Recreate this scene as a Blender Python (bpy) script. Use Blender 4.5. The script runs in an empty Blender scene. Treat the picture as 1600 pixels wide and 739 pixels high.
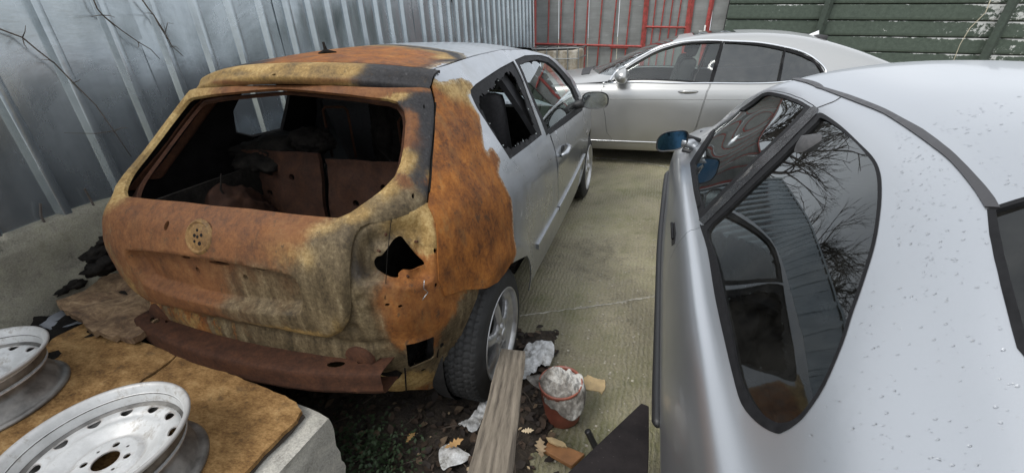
import bpy, bmesh, math, random
import numpy as np
from mathutils import Vector, Matrix, noise as mnoise
from mathutils.geometry import delaunay_2d_cdt
rnd = random.Random(7)
np.random.seed(7)
SC = bpy.context.scene
COL = SC.collection
PI = math.pi

# ------------------------------------------------------------------ camera
# yard axes: X = right of the burnt car, Y = its heading, Z up, origin under its rear axle
F_PX, PITCH, ROLL, CAM_H = 662.03, .45567, -.04589, 1.553
YAW = .32963
_cr, _sr = math.cos(ROLL), math.sin(ROLL)
_fwd = np.array([0, math.cos(PITCH), -math.sin(PITCH)])
_up = np.array([0, math.sin(PITCH), math.cos(PITCH)])
_rt = np.array([1., 0, 0])
_r, _u = _rt * _cr + _up * _sr, -_rt * _sr + _up * _cr
def _yard(v):
    s, c = math.sin(YAW), math.cos(YAW)
    return np.array([v[0] * c - v[1] * s, v[0] * s + v[1] * c, v[2]])
CR, CU, CW = _yard(_r), _yard(_u), _yard(_fwd)
CAM = _yard(np.array([.8479, -1.8165, 0])) + np.array([0, 0, CAM_H])

cd = bpy.data.cameras.new('camera'); cam = bpy.data.objects.new('camera', cd); COL.objects.link(cam)
cd.sensor_width = 36; cd.lens = F_PX / 1600 * 36; cd.clip_start = .02; cd.clip_end = 500
M = Matrix.Identity(4)
for i, a in enumerate((CR, CU, -CW)):
    for j in range(3): M[j][i] = a[j]
for j in range(3): M[j][3] = CAM[j]
cam.matrix_world = M
SC.camera = cam

# ------------------------------------------------------------------ sky, sun, exposure
SUN_EL, SUN_ROT = math.radians(52), math.radians(215)
w = bpy.data.worlds.new('World'); SC.world = w; w.use_nodes = True
nt = w.node_tree; nt.nodes.clear()
out = nt.nodes.new('ShaderNodeOutputWorld'); bg = nt.nodes.new('ShaderNodeBackground')
sky = nt.nodes.new('ShaderNodeTexSky'); sky.sky_type = 'NISHITA'; sky.sun_disc = False
sky.sun_elevation = SUN_EL; sky.sun_rotation = SUN_ROT; sky.dust_density = 3.0; sky.air_density = 1.0; sky.ozone_density = 1.0
hs = nt.nodes.new('ShaderNodeHueSaturation'); hs.inputs['Saturation'].default_value = .30
nt.links.new(sky.outputs[0], hs.inputs['Color'])
# an even cloud deck over the whole sky
tc = nt.nodes.new('ShaderNodeTexCoord'); nz = nt.nodes.new('ShaderNodeTexNoise'); nz.inputs['Scale'].default_value = 2.2; nz.inputs['Detail'].default_value = 5
nt.links.new(tc.outputs['Generated'], nz.inputs['Vector'])
cr = nt.nodes.new('ShaderNodeValToRGB'); cr.color_ramp.elements[0].position = .3; cr.color_ramp.elements[1].position = .7
cr.color_ramp.elements[0].color = (5.2, 5.6, 6.2, 1); cr.color_ramp.elements[1].color = (8.6, 8.9, 9.3, 1)
nt.links.new(nz.outputs[0], cr.inputs[0])
mx = nt.nodes.new('ShaderNodeMix'); mx.data_type = 'RGBA'; mx.inputs[0].default_value = .75
nt.links.new(hs.outputs[0], mx.inputs[6]); nt.links.new(cr.outputs[0], mx.inputs[7])
nt.links.new(mx.outputs[2], bg.inputs[0]); bg.inputs[1].default_value = .11
nt.links.new(bg.outputs[0], out.inputs[0])
sd = bpy.data.lights.new('sun', 'SUN'); sd.energy = 1.1; sd.angle = math.radians(25); sd.color = (1, .97, .92)
so = bpy.data.objects.new('sun', sd); COL.objects.link(so)
_d = Vector((math.sin(SUN_ROT) * math.cos(SUN_EL), math.cos(SUN_ROT) * math.cos(SUN_EL), math.sin(SUN_EL)))
so.rotation_euler = _d.to_track_quat('Z', 'Y').to_euler(); so.location = (0, 0, 12)
SC.view_settings.view_transform = 'Standard'; SC.view_settings.look = 'None'
SC.view_settings.exposure = 0.85; SC.view_settings.gamma = 1
SC.cycles.max_bounces = 8; SC.cycles.transparent_max_bounces = 16
SC.cycles.use_denoising = True

# ------------------------------------------------------------------ projection helpers (place things from measured points)
def proj(P):
    d = np.atleast_2d(np.asarray(P, float)) - CAM
    z = d @ CW
    z = np.where(np.abs(z) < 1e-6, 1e-6, z)
    return np.stack([800 + F_PX * (d @ CR) / z, 369.5 - F_PX * (d @ CU) / z], -1), z
def ray(px):
    px = np.atleast_2d(np.asarray(px, float))
    return CR * ((px[:, 0:1] - 800) / F_PX) - CU * ((px[:, 1:2] - 369.5) / F_PX) + CW
def on(px, axis, val):                      # measured point on an axis-aligned plane
    d = ray(px); t = (val - CAM[axis]) / d[:, axis]
    return CAM + d * t[:, None]
def on1(px, axis, val): return on([px], axis, val)[0]

# ------------------------------------------------------------------ objects
def link(o, parent=None):
    COL.objects.link(o)
    if parent is not None: o.parent = parent
    return o
def tag(o, label=None, cat=None, group=None, kind=None):
    if label: o['label'] = label
    if cat: o['category'] = cat
    if group: o['group'] = group
    if kind: o['kind'] = kind
    return o
def thing(name, label, cat, loc=(0, 0, 0), rot=(0, 0, 0), group=None):
    o = bpy.data.objects.new(name, None); o.empty_display_size = .1
    o.location = loc; o.rotation_euler = rot
    link(o); return tag(o, label, cat, group)
def mesh_obj(name, V, Fc, mats, parent=None, smooth=True, mi=None, attrs=None, loc=None):
    me = bpy.data.meshes.new(name)
    me.from_pydata([tuple(map(float, v)) for v in V], [], [tuple(int(i) for i in f) for f in Fc])
    if not isinstance(mats, (list, tuple)): mats = [mats]
    for m in mats: me.materials.append(m)
    if mi is not None: me.polygons.foreach_set('material_index', np.asarray(mi, np.int32))
    if smooth: me.polygons.foreach_set('use_smooth', np.ones(len(me.polygons), bool))
    if attrs:
        for k, a in attrs.items():
            at = me.attributes.new(k, 'FLOAT_COLOR', 'POINT'); at.data.foreach_set('color', np.asarray(a, np.float32).ravel())
    me.update()
    o = bpy.data.objects.new(name, me)
    if loc is not None: o.location = loc
    return link(o, parent)
def copy_tree(o, parent=None):
    c = o.copy(); COL.objects.link(c)
    if parent is not None: c.parent = parent
    for ch in list(o.children): copy_tree(ch, c)
    return c

class MB:                                   # collects simple shapes into one mesh
    def __init__(s): s.V, s.F = [], []
    def add(s, V, Fc):
        n = len(s.V); s.V += [tuple(map(float, v)) for v in V]; s.F += [tuple(i + n for i in f) for f in Fc]; return s
    def box(s, lo, hi, ax=None, org=None, bev=0):
        x0, y0, z0 = lo; x1, y1, z1 = hi
        if bev:
            bm = bmesh.new(); bmesh.ops.create_cube(bm, size=1)
            for v in bm.verts: v.co = Vector(((x0 + x1) / 2 + v.co.x * (x1 - x0), (y0 + y1) / 2 + v.co.y * (y1 - y0), (z0 + z1) / 2 + v.co.z * (z1 - z0)))
            bmesh.ops.bevel(bm, geom=list(bm.edges), offset=bev, segments=2, affect='EDGES', profile=.6)
            bm.verts.index_update(); P = [tuple(v.co) for v in bm.verts]; Fs = [[v.index for v in f.verts] for f in bm.faces]; bm.free()
        else:
            P = [(x, y, z) for z in (z0, z1) for y in (y0, y1) for x in (x0, x1)]
            Fs = [(0, 2, 3, 1), (4, 5, 7, 6), (0, 1, 5, 4), (2, 6, 7, 3), (0, 4, 6, 2), (1, 3, 7, 5)]
        if ax is not None:
            A = np.array(ax, float); P = np.array(P) @ A + np.array(org)
        return s.add(P, Fs)
    def tube(s, pts, r, n=8, cap=True):
        pts = [Vector(p) for p in pts]; rr = r if isinstance(r, (list, tuple)) else [r] * len(pts)
        base = len(s.V); up = Vector((0, 0, 1)); prev = None
        for i, p in enumerate(pts):
            t = (pts[min(i + 1, len(pts) - 1)] - pts[max(i - 1, 0)]).normalized()
            a = prev if prev is not None else (t.cross(up) if abs(t.dot(up)) < .95 else t.cross(Vector((1, 0, 0))))
            a = (a - t * a.dot(t)).normalized(); prev = a; b = t.cross(a)
            for k in range(n):
                q = p + (a * math.cos(2 * PI * k / n) + b * math.sin(2 * PI * k / n)) * rr[i]; s.V.append(tuple(q))
        for i in range(len(pts) - 1):
            for k in range(n):
                s.F.append((base + i * n + k, base + i * n + (k + 1) % n, base + (i + 1) * n + (k + 1) % n, base + (i + 1) * n + k))
        if cap:
            s.F.append(tuple(base + k for k in range(n))[::-1]); s.F.append(tuple(base + (len(pts) - 1) * n + k for k in range(n)))
        return s
    def lathe(s, prof, n=32, axis=2, org=(0, 0, 0), closed=False):
        base = len(s.V); m = len(prof)
        for k in range(n):
            a = 2 * PI * k / n
            for r, h in prof:
                c, d = r * math.cos(a), r * math.sin(a)
                p = {0: (h, c, d), 1: (c, h, d), 2: (c, d, h)}[axis]
                s.V.append(tuple(np.array(p) + np.array(org)))
        for k in range(n):
            for j in range(m if closed else m - 1):
                a, b = base + k * m + j, base + k * m + (j + 1) % m
                c, d = base + ((k + 1) % n) * m + (j + 1) % m, base + ((k + 1) % n) * m + j
                s.F.append((a, b, c, d) if axis != 1 else (a, d, c, b))
        return s
    def obj(s, name, mats, parent=None, smooth=False, bevel=0):
        o = mesh_obj(name, s.V, s.F, mats, parent, smooth)
        if bevel:
            m = o.modifiers.new('bevel', 'BEVEL'); m.width = bevel; m.segments = 2; m.limit_method = 'ANGLE'
        return o

# ------------------------------------------------------------------ smooth surfaces and panels cut from them
def nspline(x, y, q):                       # natural cubic spline, y (n, ...)
    x = np.asarray(x, float); y = np.asarray(y, float); n = len(x); h = np.diff(x)
    A = np.zeros((n, n)); A[0, 0] = A[-1, -1] = 1; B = np.zeros_like(y)
    hs_ = (slice(None),) + (None,) * (y.ndim - 1)
    for i in range(1, n - 1):
        A[i, i - 1], A[i, i], A[i, i + 1] = h[i - 1], 2 * (h[i - 1] + h[i]), h[i]
        B[i] = 6 * ((y[i + 1] - y[i]) / h[i] - (y[i] - y[i - 1]) / h[i - 1])
    m = np.linalg.solve(A, B.reshape(n, -1)).reshape(y.shape)
    q = np.asarray(q, float); k = np.clip(np.searchsorted(x, q) - 1, 0, n - 2)
    d = (q - x[k])[hs_]; H = h[k][hs_]; e = H - d
    return m[k] * e ** 3 / (6 * H) + m[k + 1] * d ** 3 / (6 * H) + (y[k] / H - m[k] * H / 6) * e + (y[k + 1] / H - m[k + 1] * H / 6) * d
def pchip(x, y, q):                         # monotone cubic, no overshoot
    x = np.asarray(x, float); y = np.asarray(y, float); h = np.diff(x); hh = (slice(None),) + (None,) * (y.ndim - 1)
    dl = np.diff(y, axis=0) / h[hh]; d = np.zeros_like(y)
    w1, w2 = (2 * h[1:] + h[:-1])[hh], (h[1:] + 2 * h[:-1])[hh]
    with np.errstate(all='ignore'):
        hm = (w1 + w2) / (w1 / dl[:-1] + w2 / dl[1:])
    d[1:-1] = np.where(dl[:-1] * dl[1:] > 0, hm, 0); d[0], d[-1] = dl[0], dl[-1]
    q = np.asarray(q, float); k = np.clip(np.searchsorted(x, q) - 1, 0, len(x) - 2)
    t = ((q - x[k]) / h[k])[hh]; H = h[k][hh]
    return y[k] * (1 + 2 * t) * (1 - t) ** 2 + d[k] * H * t * (1 - t) ** 2 + y[k + 1] * t * t * (3 - 2 * t) + d[k + 1] * H * t * t * (t - 1)
class Surf:
    def __init__(s, u0, u1, v0, v1, P, sign=1):
        s.u0, s.u1, s.v0, s.v1, s.P = u0, u1, v0, v1, P
        du = np.gradient(P, axis=0); dv = np.gradient(P, axis=1)
        N = np.cross(du, dv); N /= np.linalg.norm(N, axis=2, keepdims=True) + 1e-12
        s.N = N * sign
        s.px, s.dep = proj(P.reshape(-1, 3))
        s.face = (s.N.reshape(-1, 3) * (CAM - P.reshape(-1, 3))).sum(1) > 0
    def _bl(s, T, uv):
        nu, nv = T.shape[:2]
        a = np.clip((uv[:, 0] - s.u0) / (s.u1 - s.u0) * (nu - 1), 0, nu - 1.0001); b = np.clip((uv[:, 1] - s.v0) / (s.v1 - s.v0) * (nv - 1), 0, nv - 1.0001)
        i, j = a.astype(int), b.astype(int); fa, fb = (a - i)[:, None], (b - j)[:, None]
        return T[i, j] * (1 - fa) * (1 - fb) + T[i + 1, j] * fa * (1 - fb) + T[i, j + 1] * (1 - fa) * fb + T[i + 1, j + 1] * fa * fb
    def at(s, uv):
        uv = np.atleast_2d(np.asarray(uv, float)); return s._bl(s.P, uv)
    def nrm(s, uv):
        N = s._bl(s.N, np.atleast_2d(np.asarray(uv, float))); return N / (np.linalg.norm(N, axis=1, keepdims=True) + 1e-12)
    def uv(s, pxs, test=None):              # surface parameters of measured points
        res = []; nu, nv = s.P.shape[:2]
        ok = s.face & (s.dep > .05)
        if test is not None: ok = ok & test(s.P.reshape(-1, 3))
        for p in pxs:
            d = np.hypot(s.px[:, 0] - p[0], s.px[:, 1] - p[1]) + s.dep * .3; d = np.where(ok, d, 1e9)
            k = int(d.argmin()); i, j = divmod(k, nv)
            u = s.u0 + (s.u1 - s.u0) * i / (nu - 1); v = s.v0 + (s.v1 - s.v0) * j / (nv - 1)
            hu, hv = (s.u1 - s.u0) / (nu - 1), (s.v1 - s.v0) / (nv - 1)
            for _ in range(4):
                Q = proj(s.at([[u, v], [u + hu, v], [u, v + hv]]))[0]
                J = np.stack([(Q[1] - Q[0]) / hu, (Q[2] - Q[0]) / hv], 1)
                if abs(np.linalg.det(J)) < 1e-6: break
                st = np.linalg.solve(J, np.array(p) - Q[0])
                st = np.clip(st, [-2 * hu, -2 * hv], [2 * hu, 2 * hv]); u += st[0]; v += st[1]
            res.append((min(max(u, s.u0), s.u1), min(max(v, s.v0), s.v1)))
        return res
    def pt(s, px, test=None): return s.at(s.uv([px], test))[0]
class FSurf(Surf):                          # surface given by a function
    def __init__(s, fn, u0, u1, v0, v1, nu=120, nv=120, sign=1):
        U, V = np.meshgrid(np.linspace(u0, u1, nu), np.linspace(v0, v1, nv), indexing='ij')
        super().__init__(u0, u1, v0, v1, fn(U, V), sign)

def inpoly(P, poly):
    P = np.atleast_2d(P); x, y = P[:, 0], P[:, 1]; r = np.zeros(len(P), bool); n = len(poly)
    for i in range(n):
        (x1, y1), (x2, y2) = poly[i], poly[(i + 1) % n]
        if y1 == y2: continue
        c = ((y1 > y) != (y2 > y)) & (x < (x2 - x1) * (y - y1) / (y2 - y1) + x1); r ^= c
    return r
def polydist(P, poly):
    P = np.atleast_2d(P); best = np.full(len(P), 1e9); n = len(poly)
    for i in range(n):
        a = np.array(poly[i]); b = np.array(poly[(i + 1) % n]); ab = b - a; L = ab @ ab + 1e-18
        t = np.clip(((P - a) @ ab) / L, 0, 1); best = np.minimum(best, np.hypot(*(P - a - t[:, None] * ab).T))
    return best
def sdf(P, poly):
    d = polydist(P, poly); return np.where(inpoly(P, poly), d, -d)
def smooth_poly(pts, n=6, closed=True):     # Catmull-Rom through the points
    pts = [np.array(p, float) for p in pts]; m = len(pts); r = []
    for i in range(m if closed else m - 1):
        p0, p1, p2, p3 = (pts[(i + k) % m] if closed else pts[min(max(i + k, 0), m - 1)] for k in (-1, 0, 1, 2))
        for t in np.linspace(0, 1, n, endpoint=False):
            r.append(tuple(.5 * (2 * p1 + (p2 - p0) * t + (2 * p0 - 5 * p1 + 4 * p2 - p3) * t * t + (3 * p1 - p0 - 3 * p2 + p3) * t ** 3)))
    if not closed: r.append(tuple(pts[-1]))
    return r
def ellipse(c, a, b, n=16, rot=0):
    return [(c[0] + a * math.cos(t) * math.cos(rot) - b * math.sin(t) * math.sin(rot), c[1] + a * math.cos(t) * math.sin(rot) + b * math.sin(t) * math.cos(rot)) for t in np.linspace(0, 2 * PI, n, endpoint=False)]
def densify(poly, du, dv):
    r = []; n = len(poly)
    for i in range(n):
        a, b = np.array(poly[i], float), np.array(poly[(i + 1) % n], float)
        k = max(1, int(math.ceil(math.hypot((b[0] - a[0]) / du, (b[1] - a[1]) / dv))))
        for j in range(k): r.append(tuple(a + (b - a) * j / k))
    return r
def panel(name, S, outer, holes=(), step=(.03, .03), mats=None, parent=None, off=0., disp=None, thick=.004, attr=None, mirror=None, back=True, both=False, lines=()):
    """A sheet cut from surface S along a parameter outline, with holes, real thickness and its own normals."""
    du, dv = step
    loops = [densify(outer, du, dv)] + [densify(h, du, dv) for h in holes]
    pts, edges = [], []
    for lp in loops:
        b = len(pts); pts += lp; edges += [(b + i, b + (i + 1) % len(lp)) for i in range(len(lp))]
    o = np.array(loops[0]); lo, hi = o.min(0), o.max(0)
    gu, gv = np.meshgrid(np.arange(lo[0], hi[0], du) + du / 2, np.arange(lo[1], hi[1], dv) + dv / 2, indexing='ij')
    gu[:, 1::2] += du / 2
    G = np.stack([gu.ravel(), gv.ravel()], 1); sc = np.array([du, dv])
    keep = inpoly(G, loops[0]) & (polydist(G / sc, [tuple(np.array(p) / sc) for p in loops[0]]) > .45)
    for lp in loops[1:]: keep &= ~inpoly(G, lp) & (polydist(G / sc, [tuple(np.array(p) / sc) for p in lp]) > .45)
    for lp in lines:                        # feature lines the triangles must follow
        lp = densify(lp, du, dv); b = len(pts); pts += lp; edges += [(b + i, b + (i + 1) % len(lp)) for i in range(len(lp))]
        keep &= polydist(G / sc, [tuple(np.array(p) / sc) for p in lp]) > .3
    G = G[keep]
    allp = [Vector((p[0] / du, p[1] / dv)) for p in pts] + [Vector((g[0] / du, g[1] / dv)) for g in G]
    vo, eo, fo, _, _, _ = delaunay_2d_cdt(allp, edges, [], 0, 1e-5)
    UV = np.array([(v.x * du, v.y * dv) for v in vo]); T = np.array([f[:3] for f in fo], int)
    C = UV[T].mean(1); k = inpoly(C, loops[0])
    for lp in loops[1:]: k &= ~inpoly(C, lp)
    T = T[k]; used = np.unique(T); mp = -np.ones(len(UV), int); mp[used] = np.arange(len(used)); T = mp[T]; UV = UV[used]
    P = S.at(UV); N = S.nrm(UV)
    dd = np.full(len(UV), off, float)
    if disp is not None: dd = dd + disp(UV, P)
    P = P + N * dd[:, None]
    # orient
    fn = np.cross(P[T[:, 1]] - P[T[:, 0]], P[T[:, 2]] - P[T[:, 0]]); flip = (fn * N[T[:, 0]]).sum(1) < 0
    T[flip] = T[flip][:, ::-1]
    V = [P]; Fc = [tuple(t) for t in T]; mi = [0] * len(T)
    if thick:
        n = len(P); Q = P - N * thick; V.append(Q); Fc += [(c + n, b + n, a + n) for a, b, c in T]; mi += [1 if back else 0] * len(T)
        ec = {}
        for a, b, c in T:
            for e in ((a, b), (b, c), (c, a)):
                if (e[1], e[0]) in ec: del ec[(e[1], e[0])]
                else: ec[e] = 1
        base = 2 * n; rv = []
        for (a, b) in ec:
            i = base + len(rv); rv += [P[a], P[b], Q[b], Q[a]]; Fc.append((i + 1, i, i + 3, i + 2)); mi.append(0)
        if rv: V.append(np.array(rv))
        src = np.concatenate([np.arange(n), np.arange(n), np.array([[a, b, b, a] for a, b in ec], int).ravel()]) if rv else np.concatenate([np.arange(n)] * 2)
    else: src = np.arange(len(P))
    V = np.concatenate(V); at = None
    if attr is not None:
        A = attr(UV, P); at = {kk: vv[src] for kk, vv in A.items()}
    if mirror is not None:
        V2 = V.copy(); V2[:, mirror[0]] = 2 * mirror[1] - V2[:, mirror[0]]
        if both:
            n = len(V); Fc = Fc + [tuple(i + n for i in f)[::-1] for f in Fc]; V = np.concatenate([V, V2]); mi = mi + mi
            if at: at = {kk: np.concatenate([vv, vv]) for kk, vv in at.items()}
        else: V = V2; Fc = [f[::-1] for f in Fc]
    if not isinstance(mats, (list, tuple)): mats = [mats, mats]
    return mesh_obj(name, V, Fc, mats, parent, True, mi, at)
# ------------------------------------------------------------------ materials
class NB:
    def __init__(s, name):
        s.m = bpy.data.materials.new(name); s.m.use_nodes = True; s.t = s.m.node_tree; s.n = s.t.nodes; s.n.clear()
        s.out = s.n.new('ShaderNodeOutputMaterial'); s.bsdf = s.n.new('ShaderNodeBsdfPrincipled'); s.l(s.bsdf.outputs[0], s.out.inputs[0])
        s._obj = None
    def l(s, a, b): s.t.links.new(a, b)
    def co(s, kind='Object'):
        if s._obj is None: s._obj = s.n.new('ShaderNodeTexCoord')
        return s._obj.outputs[kind]
    def noise(s, scale, detail=6, rough=.6, stretch=None, dist=0, vec=None):
        n = s.n.new('ShaderNodeTexNoise'); n.inputs['Scale'].default_value = scale; n.inputs['Detail'].default_value = detail
        n.inputs['Roughness'].default_value = rough; n.inputs['Distortion'].default_value = dist
        v = vec if vec is not None else s.co()
        if stretch is not None:
            mp = s.n.new('ShaderNodeMapping'); mp.inputs['Scale'].default_value = stretch; s.l(v, mp.inputs[0]); v = mp.outputs[0]
        s.l(v, n.inputs['Vector']); return n.outputs[0]
    def vor(s, scale, feat='F1', stretch=None, out='Distance'):
        n = s.n.new('ShaderNodeTexVoronoi'); n.feature = feat; n.inputs['Scale'].default_value = scale; v = s.co()
        if stretch is not None:
            mp = s.n.new('ShaderNodeMapping'); mp.inputs['Scale'].default_value = stretch; s.l(v, mp.inputs[0]); v = mp.outputs[0]
        s.l(v, n.inputs['Vector']); return n.outputs[out]
    def ramp(s, fac, stops):
        n = s.n.new('ShaderNodeValToRGB'); e = n.color_ramp.elements
        while len(e) < len(stops): e.new(.5)
        for i, (p, c) in enumerate(stops):
            e[i].position = p; c = (c, c, c) if isinstance(c, (int, float)) else c; e[i].color = (*c, 1)
        s.l(fac, n.inputs[0]); return n.outputs[0]
    def val(s, sock, v):
        if isinstance(v, (int, float)): sock.default_value = v
        elif isinstance(v, tuple): sock.default_value = (*v, 1) if len(sock.default_value) == 4 and len(v) == 3 else v
        else: s.l(v, sock)
    def mix(s, f, a, b, mode='MIX'):
        n = s.n.new('ShaderNodeMix'); n.data_type = 'RGBA'; n.blend_type = mode
        s.val(n.inputs[0], f); s.val(n.inputs[6], a); s.val(n.inputs[7], b); return n.outputs[2]
    def math(s, op, a, b=0., c=None, clamp=False):
        n = s.n.new('ShaderNodeMath'); n.operation = op; n.use_clamp = clamp
        s.val(n.inputs[0], a); s.val(n.inputs[1], b)
        if c is not None: s.val(n.inputs[2], c)
        return n.outputs[0]
    def sep(s, v):
        n = s.n.new('ShaderNodeSeparateXYZ'); s.l(v, n.inputs[0]); return n.outputs
    def attr(s, name):
        n = s.n.new('ShaderNodeAttribute'); n.attribute_name = name; q = s.n.new('ShaderNodeSeparateColor'); s.l(n.outputs['Color'], q.inputs[0])
        return list(q.outputs) + [n.outputs['Alpha']]
    def bump(s, h, strength=.3, dist=.01, prev=None):
        n = s.n.new('ShaderNodeBump'); n.inputs['Strength'].default_value = strength; n.inputs['Distance'].default_value = dist
        s.l(h, n.inputs['Height'])
        if prev is not None: s.l(prev, n.inputs['Normal'])
        return n.outputs[0]
    def set(s, **k):
        names = dict(color='Base Color', rough='Roughness', metal='Metallic', normal='Normal', coat='Coat Weight', coatr='Coat Roughness', spec='Specular IOR Level', alpha='Alpha', sss='Subsurface Weight')
        for a, v in k.items(): s.val(s.bsdf.inputs[names[a]], v)
        return s.m
def plain(name, color, rough=.6, metal=0, nscale=30, amt=.25, bump=.15, bdist=.002, coat=0):
    b = NB(name); n = b.noise(nscale)
    c = b.mix(1., color, b.ramp(n, [(.3, 1 - amt), (.7, 1 + amt * .6)]), 'MULTIPLY')
    n2 = b.noise(nscale * 6)
    return b.set(color=c, rough=b.ramp(n, [(.3, max(.05, rough - .1)), (.75, min(1, rough + .12))]), metal=metal, normal=b.bump(n2, bump, bdist), coat=coat)
def car_paint(name, base=(.36, .375, .395), dirt=.5, metal=.85, rough=.27, dirtcol=(.20, .185, .15)):
    b = NB(name); fl = b.noise(900, 2); d = b.noise(3.5, 8, .7); d2 = b.noise(14, 8, .7, (1, 1, .25))
    z = b.sep(b.co())[2]
    low = b.ramp(z, [(.18, 1), (.55, .35), (.9, .12)])
    dm = b.math('MULTIPLY', b.ramp(b.math('ADD', b.math('MULTIPLY', d, .6), b.math('MULTIPLY', d2, .4)), [(.42, 0), (.68, 1)]), low)
    dm = b.math('MULTIPLY', dm, dirt)
    c = b.mix(b.math('MULTIPLY', fl, .25), base, tuple(min(1, x * 1.5) for x in base))
    c = b.mix(dm, c, dirtcol)
    sp = b.ramp(b.vor(160), [(.05, 1), (.12, 0)])
    c = b.mix(b.math('MULTIPLY', sp, .12 * dirt), c, (.12, .11, .09))
    return b.set(color=c, metal=b.math('SUBTRACT', metal, b.math('MULTIPLY', dm, metal * .9)), rough=b.math('ADD', rough, b.math('MULTIPLY', dm, .4)),
                 normal=b.bump(b.noise(1.6, 2), .05, .02), coat=.35, coatr=.06)
def glass(name, tint=(.30, .34, .33), ior=1.5, dirt=.12, refl=1.0):
    b = NB(name); b.n.remove(b.bsdf)
    tr = b.n.new('ShaderNodeBsdfTransparent'); tr.inputs[0].default_value = (*tint, 1)
    gl = b.n.new('ShaderNodeBsdfGlossy'); gl.inputs['Roughness'].default_value = .015; gl.inputs[0].default_value = (.92, .96, .97, 1)
    df = b.n.new('ShaderNodeBsdfDiffuse'); df.inputs[0].default_value = (.32, .31, .28, 1)
    fr = b.n.new('ShaderNodeFresnel'); fr.inputs[0].default_value = ior
    f2 = b.math('MULTIPLY', fr.outputs[0], 1.75 * refl, clamp=True)
    m1 = b.n.new('ShaderNodeMixShader'); b.l(f2, m1.inputs[0]); b.l(tr.outputs[0], m1.inputs[1]); b.l(gl.outputs[0], m1.inputs[2])
    m2 = b.n.new('ShaderNodeMixShader'); b.l(b.math('MULTIPLY', b.ramp(b.noise(6, 8, .7), [(.4, .1), (.75, 1)]), dirt), m2.inputs[0]); b.l(m1.outputs[0], m2.inputs[1]); b.l(df.outputs[0], m2.inputs[2])
    b.l(m2.outputs[0], b.out.inputs[0]); return b.m

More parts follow.
